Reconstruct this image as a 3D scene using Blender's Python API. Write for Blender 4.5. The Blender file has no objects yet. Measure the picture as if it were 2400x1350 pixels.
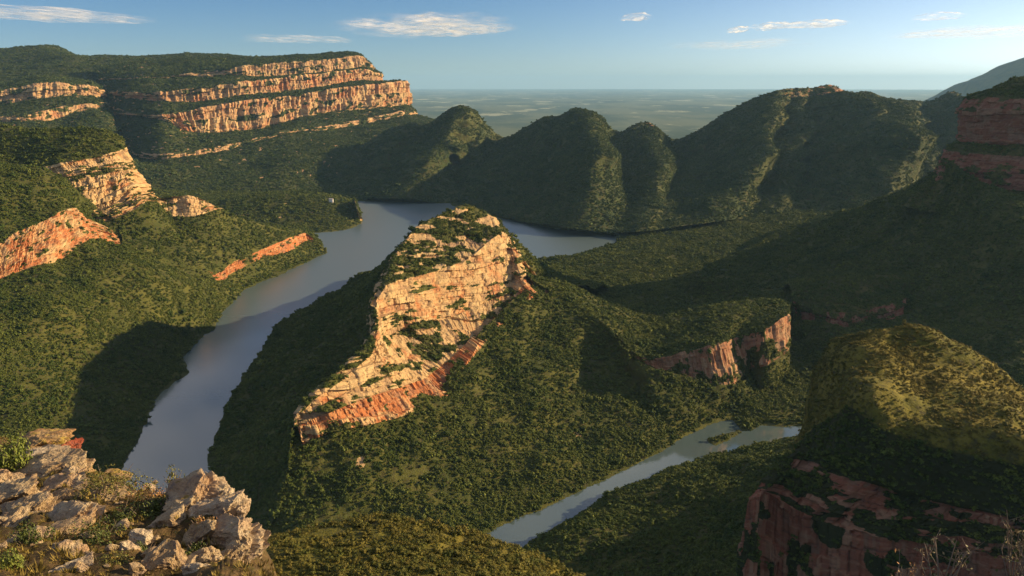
import bpy, math, random
import numpy as np
from mathutils import Vector
random.seed(7)
RNG = np.random.default_rng(11)
SC = bpy.context.scene
COL = SC.collection
R = math.radians

# ------------------------------------------------------------------ camera, sky, sun, exposure
H = 600.0                      # eye height above the lake, metres
F = 2078.0                     # focal length in photograph pixels (2400 wide)
PITCH = math.atan(480.0 / F)   # eye level lies on row 195 of the photograph
SUN_AZ, SUN_EL = 77.0, 18.5    # degrees clockwise from the view direction, degrees above the horizon

cam_d = bpy.data.cameras.new('camera')
cam = bpy.data.objects.new('camera', cam_d); COL.objects.link(cam)
cam.location = (0, 0, H); cam.rotation_euler = (math.pi / 2 - PITCH, 0, 0)
cam_d.sensor_width = 36; cam_d.lens = F / 2400 * 36
cam_d.clip_start = 0.5; cam_d.clip_end = 400000
SC.camera = cam

world = bpy.data.worlds.new('World'); SC.world = world; world.use_nodes = True
wn, wl = world.node_tree.nodes, world.node_tree.links
wn.clear()
w_out = wn.new('ShaderNodeOutputWorld'); w_bg = wn.new('ShaderNodeBackground')
w_sky = wn.new('ShaderNodeTexSky'); w_sky.sky_type = 'NISHITA'; w_sky.sun_disc = False
w_sky.sun_elevation = R(SUN_EL); w_sky.sun_rotation = R(SUN_AZ)
w_sky.altitude = 3600; w_sky.air_density = 1.0; w_sky.dust_density = 4.5; w_sky.ozone_density = 2.0
w_hsv = wn.new('ShaderNodeHueSaturation'); w_hsv.inputs['Saturation'].default_value = 1.22
# a broken sheet of high cloud overhead (seen mirrored in the lake), thinning out towards the horizon
w_tc = wn.new('ShaderNodeTexCoord'); w_sep = wn.new('ShaderNodeSeparateXYZ')
wl.new(w_tc.outputs['Generated'], w_sep.inputs[0])
def wmath(op, a, b=None, clamp=False):
    n = wn.new('ShaderNodeMath'); n.operation = op; n.use_clamp = clamp
    for i, x in enumerate((a, b)):
        if x is None: continue
        if isinstance(x, (int, float)): n.inputs[i].default_value = x
        else: wl.new(x, n.inputs[i])
    return n.outputs[0]
zc = wmath('ADD', wmath('MAXIMUM', w_sep.outputs['Z'], 0.0), 0.12)
w_cmb = wn.new('ShaderNodeCombineXYZ')
wl.new(wmath('DIVIDE', w_sep.outputs['X'], zc), w_cmb.inputs[0]); wl.new(wmath('DIVIDE', w_sep.outputs['Y'], zc), w_cmb.inputs[1])
w_noise = wn.new('ShaderNodeTexNoise'); w_noise.inputs['Scale'].default_value = 1.6; w_noise.inputs['Detail'].default_value = 6; w_noise.inputs['Roughness'].default_value = 0.5
wl.new(w_cmb.outputs[0], w_noise.inputs['Vector'])
w_ramp = wn.new('ShaderNodeMapRange'); w_ramp.interpolation_type = 'SMOOTHSTEP'
w_ramp.inputs['From Min'].default_value = 0.42; w_ramp.inputs['From Max'].default_value = 0.62
wl.new(w_noise.outputs[0], w_ramp.inputs['Value'])
w_fade = wn.new('ShaderNodeMapRange'); w_fade.interpolation_type = 'SMOOTHSTEP'
w_fade.inputs['From Min'].default_value = 0.11; w_fade.inputs['From Max'].default_value = 0.22
wl.new(w_sep.outputs['Z'], w_fade.inputs['Value'])
w_mix = wn.new('ShaderNodeMix'); w_mix.data_type = 'RGBA'
wl.new(wmath('MULTIPLY', wmath('MULTIPLY', w_ramp.outputs[0], w_fade.outputs[0]), 0.9), w_mix.inputs[0])
wl.new(w_sky.outputs[0], w_hsv.inputs['Color']); w_bal = wn.new('ShaderNodeMix'); w_bal.data_type = 'RGBA'; w_bal.blend_type = 'MULTIPLY'; w_bal.inputs[0].default_value = 1.0
w_bal.inputs[7].default_value = (0.90, 0.98, 1.10, 1)   # white balance of the photograph
wl.new(w_hsv.outputs[0], w_bal.inputs[6]); wl.new(w_bal.outputs[2], w_mix.inputs[6])
w_mix.inputs[7].default_value = (7.0, 6.6, 6.6, 1)
# bright dusty air around the sun, low above the horizon
w_dot = wn.new('ShaderNodeVectorMath'); w_dot.operation = 'DOT_PRODUCT'; wl.new(w_tc.outputs['Generated'], w_dot.inputs[0])
w_dot.inputs[1].default_value = (math.sin(R(SUN_AZ)) * math.cos(R(SUN_EL)), math.cos(R(SUN_AZ)) * math.cos(R(SUN_EL)), math.sin(R(SUN_EL)))
w_gl = wmath('MULTIPLY', wmath('POWER', wmath('MAXIMUM', w_dot.outputs['Value'], 0.0), 2.6), wmath('POWER', 2.718, wmath('MULTIPLY', wmath('MAXIMUM', w_sep.outputs['Z'], 0.0), -11.0)))
w_add = wn.new('ShaderNodeMix'); w_add.data_type = 'RGBA'; w_add.blend_type = 'ADD'; w_add.inputs[7].default_value = (30.0, 29.5, 28.0, 1)
wl.new(w_gl, w_add.inputs[0]); wl.new(w_mix.outputs[2], w_add.inputs[6]); wl.new(w_add.outputs[2], w_bg.inputs['Color']); w_bg.inputs['Strength'].default_value = 0.05
wl.new(w_bg.outputs[0], w_out.inputs['Surface'])

sun_d = bpy.data.lights.new('sun', 'SUN'); sun_d.energy = 5.0; sun_d.angle = R(0.53); sun_d.color = (1.0, 0.72, 0.38)
sun = bpy.data.objects.new('sun', sun_d); COL.objects.link(sun)
SUN_DIR = Vector((math.sin(R(SUN_AZ)) * math.cos(R(SUN_EL)), math.cos(R(SUN_AZ)) * math.cos(R(SUN_EL)), math.sin(R(SUN_EL))))
sun.rotation_euler = SUN_DIR.to_track_quat('Z', 'Y').to_euler()
sun.location = (2000, 200, 2000)

SC.view_settings.view_transform = 'Standard'; SC.view_settings.look = 'None'
SC.view_settings.exposure = 0.93; SC.view_settings.gamma = 1.0
SC.render.engine = 'CYCLES'
SC.cycles.use_denoising = True
SC.cycles.max_bounces = 6; SC.cycles.diffuse_bounces = 3; SC.cycles.glossy_bounces = 2; SC.cycles.transparent_max_bounces = 12
SC.cycles.volume_bounces = 1
SC.cycles.sample_clamp_indirect = 4

# ------------------------------------------------------------------ numeric helpers
CP, SP = math.cos(PITCH), math.sin(PITCH)
def P(u, v, d=None, z=None):
    """photograph pixel to a point: d = distance ahead (world y), or the height z of what it lies on"""
    a, b = (u - 1200) / F, (675 - v) / F
    D = np.array((a, CP + b * SP, -SP + b * CP))
    t = d / D[1] if d is not None else (z - H) / D[2]
    return np.array((0, 0, H)) + D * t
def rail(*pts): return np.array([P(*p) if len(p) == 3 else p[0] for p in pts])
def railz(z, *pts): return np.array([P(p[0], p[1], z=z) if len(p) == 2 else p for p in pts])
def zipd(uv, ds): return np.array([P(u, v, d) for (u, v), d in zip(uv, ds)])
def project(p):
    q = p - np.array((0, 0, H)); y = q[..., 1]; z = q[..., 2]
    fz = np.maximum(y * CP - z * SP, 1e-3); fy = y * SP + z * CP
    return 1200 + F * q[..., 0] / fz, 675 - F * fy / fz, fz

def _hash(i, j, k, seed):
    h = (i * 374761393 + j * 668265263 + k * 2147483647 + seed * 1274126177) & 0xFFFFFFFF
    h = ((h ^ (h >> 13)) * 1274126177) & 0xFFFFFFFF
    h = ((h ^ (h >> 16)) * 2246822519) & 0xFFFFFFFF
    return (h ^ (h >> 15)) & 0xFFFFFFFF
def rnd(i, j=0, k=0, seed=0):
    i = np.asarray(i).astype(np.int64); j = np.asarray(j).astype(np.int64); k = np.asarray(k).astype(np.int64)
    return _hash(i, j, k, seed) / 4294967295.0
def noise(p, seed=0):
    p = np.asarray(p, float); i = np.floor(p).astype(np.int64); f = p - i
    w = f * f * f * (f * (f * 6 - 15) + 10)
    out = 0
    for dx in (0, 1):
        for dy in (0, 1):
            for dz in (0, 1):
                h = _hash(i[..., 0] + dx, i[..., 1] + dy, i[..., 2] + dz, seed)
                gx = (h & 1023) / 511.5 - 1; gy = ((h >> 10) & 1023) / 511.5 - 1; gz = ((h >> 20) & 1023) / 511.5 - 1
                g = gx * (f[..., 0] - dx) + gy * (f[..., 1] - dy) + gz * (f[..., 2] - dz)
                ww = (w[..., 0] if dx else 1 - w[..., 0]) * (w[..., 1] if dy else 1 - w[..., 1]) * (w[..., 2] if dz else 1 - w[..., 2])
                out = out + ww * g
    return out
def fbm(p, octaves=4, seed=0, gain=0.5):
    s, a, q = 0, 1.0, np.asarray(p, float)
    for o in range(octaves):
        s = s + a * noise(q, seed + o * 17); a *= gain; q = q * 2.03 + 11.7
    return s
def st(x, y, z=0.0): return np.stack(np.broadcast_arrays(np.asarray(x, float), np.asarray(y, float), np.asarray(z, float)), -1)
def sstep(a, b, x):
    t = np.clip((x - a) / (b - a), 0, 1); return t * t * (3 - 2 * t)

def hermite_along(pts, par, q):
    """non-uniform Catmull-Rom through pts (K,...) at parameters par, sampled at q"""
    K = len(pts); d = np.diff(par); sec = (pts[1:] - pts[:-1]) / d[:, None]
    m = np.empty_like(pts); m[0], m[-1] = sec[0], sec[-1]
    m[1:-1] = (sec[:-1] * d[1:, None] + sec[1:] * d[:-1, None]) / (d[1:] + d[:-1])[:, None]
    i = np.clip(np.searchsorted(par, q, 'right') - 1, 0, K - 2); t = ((q - par[i]) / d[i])[:, None]; dd = d[i][:, None]
    return (2*t**3 - 3*t**2 + 1) * pts[i] + (t**3 - 2*t**2 + t) * dd * m[i] + (-2*t**3 + 3*t**2) * pts[i+1] + (t**3 - t**2) * dd * m[i+1]

# ------------------------------------------------------------------ scene helpers
def tag(o, label=None, cat=None, group=None, kind=None):
    if label: o['label'] = label
    if cat: o['category'] = cat
    if group: o['group'] = group
    if kind: o['kind'] = kind
    return o
def mesh_obj(name, V, faces, mat, parent=None, smooth=True, attrs=None):
    """faces: (n,4) or (n,3) index array"""
    faces = np.asarray(faces); n, k = faces.shape
    me = bpy.data.meshes.new(name)
    me.vertices.add(len(V)); me.vertices.foreach_set('co', np.asarray(V, np.float32).ravel())
    me.loops.add(n * k); me.loops.foreach_set('vertex_index', faces.astype(np.int32).ravel())
    me.polygons.add(n); me.polygons.foreach_set('loop_start', np.arange(0, n * k, k, dtype=np.int32))
    me.polygons.foreach_set('use_smooth', np.full(n, smooth, bool))
    for an, av in (attrs or {}).items():
        a = me.attributes.new(an, 'FLOAT', 'POINT'); a.data.foreach_set('value', np.asarray(av, np.float32).ravel())
    me.update(calc_edges=True); me.validate()
    o = bpy.data.objects.new(name, me); COL.objects.link(o)
    if mat: me.materials.append(mat)
    if parent: o.parent = parent
    return o
def compact(V, faces, *arrs):
    used, inv = np.unique(faces.ravel(), return_inverse=True)
    return V[used], inv.reshape(faces.shape), [a[used] for a in arrs]
def empty(name, loc=(0, 0, 0)):
    o = bpy.data.objects.new(name, None); COL.objects.link(o); o.location = loc; return o

# ------------------------------------------------------------------ materials
class MatB:
    def __init__(s, name):
        s.m = bpy.data.materials.new(name); s.m.use_nodes = True
        s.n, s.l = s.m.node_tree.nodes, s.m.node_tree.links
        s.b = s.n['Principled BSDF']; s.out = s.n['Material Output']
        s.b.inputs['Specular IOR Level'].default_value = 0.15; s.b.inputs['Roughness'].default_value = 0.9
    def lk(s, a, b): s.l.new(a, b)
    def coord(s, kind='Object', scale=(1, 1, 1)):
        t = s.n.new('ShaderNodeTexCoord'); m = s.n.new('ShaderNodeMapping'); m.inputs['Scale'].default_value = scale
        s.lk(t.outputs[kind], m.inputs['Vector']); return m.outputs[0]
    def noise(s, vec, scale, detail=5, rough=0.55):
        t = s.n.new('ShaderNodeTexNoise'); t.inputs['Scale'].default_value = scale; t.inputs['Detail'].default_value = detail; t.inputs['Roughness'].default_value = rough
        s.lk(vec, t.inputs['Vector']); return t.outputs[0]
    def rng(s, x, a, b, lo=0.0, hi=1.0):
        t = s.n.new('ShaderNodeMapRange'); t.interpolation_type = 'SMOOTHSTEP'
        t.inputs['From Min'].default_value = a; t.inputs['From Max'].default_value = b; t.inputs['To Min'].default_value = lo; t.inputs['To Max'].default_value = hi
        s.lk(x, t.inputs['Value']); return t.outputs[0]
    def mix(s, f, a, b):
        t = s.n.new('ShaderNodeMix'); t.data_type = 'RGBA'
        if isinstance(f, (int, float)): t.inputs[0].default_value = f
        else: s.lk(f, t.inputs[0])
        for i, x in ((6, a), (7, b)):
            if isinstance(x, tuple): t.inputs[i].default_value = (*x, 1)
            else: s.lk(x, t.inputs[i])
        return t.outputs[2]
    def math(s, op, a, b=None, clamp=False):
        t = s.n.new('ShaderNodeMath'); t.operation = op; t.use_clamp = clamp
        for i, x in enumerate((a, b)):
            if x is None: continue
            if isinstance(x, (int, float)): t.inputs[i].default_value = x
            else: s.lk(x, t.inputs[i])
        return t.outputs[0]
    def attr(s, name):
        t = s.n.new('ShaderNodeAttribute'); t.attribute_name = name; return t.outputs['Fac']
    def bump(s, h, strength, dist):
        t = s.n.new('ShaderNodeBump'); t.inputs['Strength'].default_value = strength; t.inputs['Distance'].default_value = dist
        s.lk(h, t.inputs['Height']); s.lk(t.outputs[0], s.b.inputs['Normal'])

def terrain_mat(name, veg_a, veg_b, feat=1.0, rock_light=(0.47, 0.32, 0.16), rock_red=(0.42, 0.15, 0.055), rock_dark=(0.13, 0.085, 0.065), streaks=0.2, pale=(0.54, 0.39, 0.20)):
    """feat: size in metres of the finest rock feature"""
    b = MatB(name); c = b.coord()
    veg = b.mix(b.rng(b.noise(c, 0.012 / feat, 6), 0.35, 0.65), veg_a, veg_b)
    veg = b.mix(b.rng(b.noise(c, 0.11 / feat, 3), 0.45, 0.7), veg, (0.062, 0.058, 0.022))
    veg = b.mix(b.attr('wood'), veg, (0.035, 0.04, 0.016))  # wooded rows: soil painted darker to deepen the shade on the butte's face
    n1 = b.noise(c, 0.02 / feat, 6, 0.6)
    cz = b.coord('Object', (1, 1, 0.22)); streak = b.noise(cz, 0.11 / feat, 5, 0.6)
    cl = b.n.new('ShaderNodeCombineXYZ'); b.lk(b.math('MULTIPLY', b.attr('along'), 0.10), cl.inputs[0]); b.lk(b.attr('bed'), cl.inputs[1]); strata = b.noise(cl.outputs[0], 0.2 / feat, 5, 0.65)
    fine = b.noise(c, 0.28 / feat, 4, 0.65)
    red = b.math('ADD', b.attr('red'), b.math('MULTIPLY', b.math('SUBTRACT', n1, 0.5), 1.6))
    rock = b.mix(b.rng(red, 0.3, 0.7), rock_light, rock_red)
    tone = b.attr('tone')
    rock = b.mix(b.rng(tone, 0.55, 0.8, 0, 0.75), rock, pale)
    rock = b.mix(b.rng(tone, 0.42, 0.16, 0, 0.6), rock, (0.27, 0.17, 0.11))
    rock = b.mix(b.rng(strata, 0.5, 0.66, 0, 0.6), rock, pale)
    rock = b.mix(b.rng(strata, 0.46, 0.34, 0, 0.55), rock, rock_dark)
    rock = b.mix(b.rng(streak, 0.58, 0.76, 0, streaks), rock, rock_dark)
    rock = b.mix(b.rng(fine, 0.57, 0.74, 0, 0.55), rock, (0.16, 0.10, 0.07))
    f = b.math('ADD', b.attr('rock'), b.math('MULTIPLY', b.math('SUBTRACT', fine, 0.5), 0.9))
    b.lk(b.mix(b.rng(f, 0.42, 0.58), veg, rock), b.b.inputs['Base Color'])
    b.bump(b.math('ADD', fine, b.math('MULTIPLY', strata, 1.0)), 0.9, 2.2 * feat)
    return b.m
M_TERR = terrain_mat('canyon_ground', (0.045, 0.058, 0.014), (0.095, 0.098, 0.024), 1.0)
M_FAR = terrain_mat('far_canyon_ground', (0.03, 0.05, 0.016), (0.075, 0.085, 0.028), 3.0, (0.44, 0.27, 0.14), (0.42, 0.17, 0.075), (0.14, 0.08, 0.06), 0.5)
M_SHADERED = terrain_mat('shade_darkened_red_ground', (0.055, 0.062, 0.016), (0.12, 0.105, 0.03), 1.0, (0.25, 0.14, 0.085), (0.23, 0.085, 0.05), (0.08, 0.05, 0.04), 0.4, (0.30, 0.18, 0.11))  # red rock, its colours darkened to stand in for shade on tower and shelf
M_BROWN = terrain_mat('brown_rock_ground', (0.045, 0.058, 0.014), (0.095, 0.098, 0.024), 1.0, (0.34, 0.22, 0.13), (0.31, 0.14, 0.075), (0.10, 0.065, 0.05), 0.4, (0.38, 0.26, 0.15))
M_GRASSY = terrain_mat('grassy_ground', (0.105, 0.104, 0.017), (0.185, 0.155, 0.03), 0.6, (0.25, 0.14, 0.085), (0.23, 0.085, 0.05), (0.08, 0.05, 0.04), 0.4, (0.30, 0.18, 0.11))  # sunny grass tones; rock colours carry the butte's shade, darkened by hand

def leaf_mat(name, a, b_, patch=(0.6, 1.5)):
    b = MatB(name)
    t = b.n.new('ShaderNodeObjectInfo'); g = b.n.new('ShaderNodeNewGeometry')
    c = b.coord()
    stand = b.math('ADD', b.math('MULTIPLY', t.outputs['Random'], 0.55), b.math('MULTIPLY', b.rng(b.noise(g.outputs['Position'], 0.009, 4, 0.6), 0.35, 0.65), 0.45))   # stands of paler and darker trees
    col = b.mix(stand, a, b_)
    h = b.n.new('ShaderNodeHueSaturation'); b.lk(col, h.inputs['Color'])
    b.lk(b.rng(b.noise(c, 1.3, 2), 0.3, 0.7, *patch), h.inputs['Value'])
    b.lk(h.outputs[0], b.b.inputs['Base Color']); b.b.inputs['Roughness'].default_value = 0.75
    return b.m
M_TREE = leaf_mat('woodland_leaves', (0.032, 0.060, 0.011), (0.125, 0.145, 0.030))
M_TREE_FAR = leaf_mat('far_woodland_leaves', (0.03, 0.062, 0.018), (0.10, 0.125, 0.038))
M_SCRUB = leaf_mat('scrub_leaves', (0.06, 0.075, 0.014), (0.21, 0.165, 0.035))
M_GRASS = leaf_mat('dry_grass', (0.16, 0.125, 0.03), (0.26, 0.19, 0.055))

# ------------------------------------------------------------------ instanced vegetation
def leaf_cloud(name, n, leaf, mat, seed, lobes=5, squash=0.8, core=True):
    """a crown of unit radius: leaf clumps spread through several lobes, with a small dark core"""
    rg = np.random.default_rng(seed); V, Fc = [], []
    ctr = rg.normal(0, 0.42, (lobes, 3)); ctr[:, 2] = np.abs(ctr[:, 2]) * 0.8 + 0.35
    rad = rg.uniform(0.35, 0.62, lobes)
    for i in range(n):
        k = rg.integers(lobes); d = rg.normal(0, 1, 3); d /= np.linalg.norm(d)
        p = ctr[k] + d * rad[k] * rg.uniform(0.75, 1.05)
        if p[2] < 0.02: p[2] = rg.uniform(0.02, 0.3)
        p[2] *= squash
        nrm = d + rg.normal(0, 0.45, 3) + np.array((0, 0, 0.35)); nrm /= np.linalg.norm(nrm)
        t = np.cross(nrm, rg.normal(0, 1, 3)); t /= np.linalg.norm(t); bt = np.cross(nrm, t)
        s = leaf * rg.uniform(0.6, 1.4); b0 = len(V)
        V += [p - t * s, p + bt * s * 0.6 - nrm * s * 0.15, p + t * s, p - bt * s * 0.6 - nrm * s * 0.15]
        Fc += [(b0, b0 + 1, b0 + 2, b0 + 3)]
    if core:
        for k in range(lobes):
            b0 = len(V); r = rad[k] * 0.72
            for dx, dy, dz in ((1,0,0), (0,1,0), (-1,0,0), (0,-1,0), (0,0,1), (0,0,-1)):
                q = ctr[k] + np.array((dx, dy, dz)) * r; q[2] = max(q[2], -0.2) * squash; V.append(q)
            for a in range(4):
                c2 = (a + 1) % 4
                Fc += [(b0 + a, b0 + c2, b0 + 4, b0 + 4), (b0 + c2, b0 + a, b0 + 5, b0 + 5)]
    me = bpy.data.meshes.new(name)
    me.from_pydata([tuple(v) for v in V], [], [tuple(dict.fromkeys(f)) for f in Fc]); me.materials.append(mat)
    return bpy.data.objects.new(name, me)
def grass_tuft(name, n, mat, seed):
    rg = np.random.default_rng(seed); V, Fc = [], []
    for i in range(n):
        a = rg.uniform(0, 6.28); r = rg.uniform(0, 0.5); p = np.array((math.cos(a) * r, math.sin(a) * r, 0))
        d = np.array((math.cos(a) * rg.uniform(0.1, 0.7), math.sin(a) * rg.uniform(0.1, 0.7), rg.uniform(0.5, 1.0)))
        s = np.array((-math.sin(a), math.cos(a), 0)) * 0.07; b0 = len(V)
        V += [p - s, p + s, p + d * 0.6 + s * 0.6, p + d]; Fc.append((b0, b0 + 1, b0 + 2, b0 + 3))
    me = bpy.data.meshes.new(name); me.from_pydata([tuple(v) for v in V], [], Fc); me.materials.append(mat)
    return bpy.data.objects.new(name, me)
def source(name, objs):
    c = bpy.data.collections.new(name)
    for o in objs: c.objects.link(o)
    return c
SRC = {
    'tree': source('tree_forms', [leaf_cloud('tree_form', 110, 0.20, M_TREE, 100 + i, 4 + i % 3, 0.95) for i in range(8)]),
    'far': source('far_tree_forms', [leaf_cloud('far_tree_form', 60, 0.30, M_TREE_FAR, 200 + i, 5, 0.75) for i in range(6)]),
    'scrub': source('scrub_forms', [leaf_cloud('scrub_form', 240, 0.11, M_SCRUB, 300 + i, 6, 0.85) for i in range(8)]),
    'grass': source('grass_forms', [grass_tuft('grass_form', 26, M_GRASS, 400 + i) for i in range(4)]),
}
NFORM = {k: len(c.objects) for k, c in SRC.items()}
GN = {}
def gn_tree(kind):
    if kind in GN: return GN[kind]
    g = bpy.data.node_groups.new('scatter_' + kind, 'GeometryNodeTree')
    g.interface.new_socket('Geometry', in_out='INPUT', socket_type='NodeSocketGeometry')
    g.interface.new_socket('Geometry', in_out='OUTPUT', socket_type='NodeSocketGeometry')
    gi, go = g.nodes.new('NodeGroupInput'), g.nodes.new('NodeGroupOutput')
    ip = g.nodes.new('GeometryNodeInstanceOnPoints'); ci = g.nodes.new('GeometryNodeCollectionInfo')
    ci.inputs['Collection'].default_value = SRC[kind]; ci.inputs['Separate Children'].default_value = True; ci.inputs['Reset Children'].default_value = True
    def na(name, typ):
        n = g.nodes.new('GeometryNodeInputNamedAttribute'); n.data_type = typ; n.inputs['Name'].default_value = name; return n.outputs[0]
    L = g.links.new
    L(gi.outputs[0], ip.inputs['Points']); L(ci.outputs[0], ip.inputs['Instance']); ip.inputs['Pick Instance'].default_value = True
    L(na('form', 'INT'), ip.inputs['Instance Index']); L(na('turn', 'FLOAT_VECTOR'), ip.inputs['Rotation']); L(na('size', 'FLOAT_VECTOR'), ip.inputs['Scale'])
    L(ip.outputs[0], go.inputs[0]); GN[kind] = g
    return g
N_INST = 0
def scatter_points(name, pts, sizes, kind, parent, label=None):
    global N_INST
    n = len(pts)
    if n == 0: return None
    N_INST += n
    me = bpy.data.meshes.new(name); me.vertices.add(n); me.vertices.foreach_set('co', pts.astype(np.float32).ravel())
    a = me.attributes.new('form', 'INT', 'POINT'); a.data.foreach_set('value', RNG.integers(0, NFORM[kind], n).astype(np.int32))
    tv = np.zeros((n, 3), np.float32); tv[:, 2] = RNG.uniform(0, 6.28, n); tv[:, :2] = RNG.normal(0, 0.1, (n, 2))
    a = me.attributes.new('turn', 'FLOAT_VECTOR', 'POINT'); a.data.foreach_set('vector', tv.ravel())
    sv = np.repeat(sizes[:, None], 3, 1).astype(np.float32); sv[:, 2] *= RNG.uniform(0.6, 1.0, n)
    a = me.attributes.new('size', 'FLOAT_VECTOR', 'POINT'); a.data.foreach_set('vector', sv.ravel())
    o = bpy.data.objects.new(name, me); COL.objects.link(o)
    m = o.modifiers.new('scatter', 'NODES'); m.node_group = gn_tree(kind)
    if parent: o.parent = parent
    tag(o, label, None, None, 'stuff')
    return o
def in_view(p, margin=140):
    u, v, d = project(p)
    return (d > 5) & (u > -margin) & (u < 2400 + margin) & (v > -margin) & (v < 1350 + margin)
def scatter_on(V, faces, keep, radius, spacing, kind, name, parent, jitter=0.5, label=None, zmin=0.8):
    """plants on quads; radius(d) and spacing(d) in metres by distance; keep = weight per vertex"""
    A, B, C, D = (V[faces[:, i]] for i in range(4))
    ctr = (A + B + C + D) / 4
    nrm = np.cross(C - A, D - B); area = np.linalg.norm(nrm, axis=1) * 0.5
    nu = nrm / np.maximum(np.linalg.norm(nrm, axis=1), 1e-9)[:, None]
    nu *= np.sign(nu[:, 2:3] + 1e-9)
    view = ctr - np.array((0, 0, H)); dist = np.linalg.norm(view, axis=1)
    facing = -(nu * view).sum(1) / dist
    w = keep[faces].mean(1)
    lam = area / spacing(dist) ** 2 * w * in_view(ctr) * (facing > -0.12) * (ctr[:, 2] > zmin)
    cnt = RNG.poisson(lam); idx = np.repeat(np.arange(len(faces)), cnt)
    r1, r2 = RNG.uniform(0, 1, (2, len(idx), 1))
    pts = (A[idx] * (1 - r1) + B[idx] * r1) * (1 - r2) + (D[idx] * (1 - r1) + C[idx] * r1) * r2
    rad = radius(dist[idx]) * np.exp(RNG.normal(-0.03, 0.36, len(idx)))
    pts[:, 2] -= rad * 0.15
    return scatter_points(name, pts, rad, kind, parent, label)
def forest_radius(d): return np.interp(d, (300, 900, 1500, 2500, 4000, 7000), (2.0, 2.5, 2.9, 3.8, 5.2, 6.6))
def forest_spacing(d): return np.interp(d, (300, 900, 1500, 2500, 4000, 7000), (2.7, 3.6, 4.3, 5.9, 9.0, 12.5))

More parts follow.
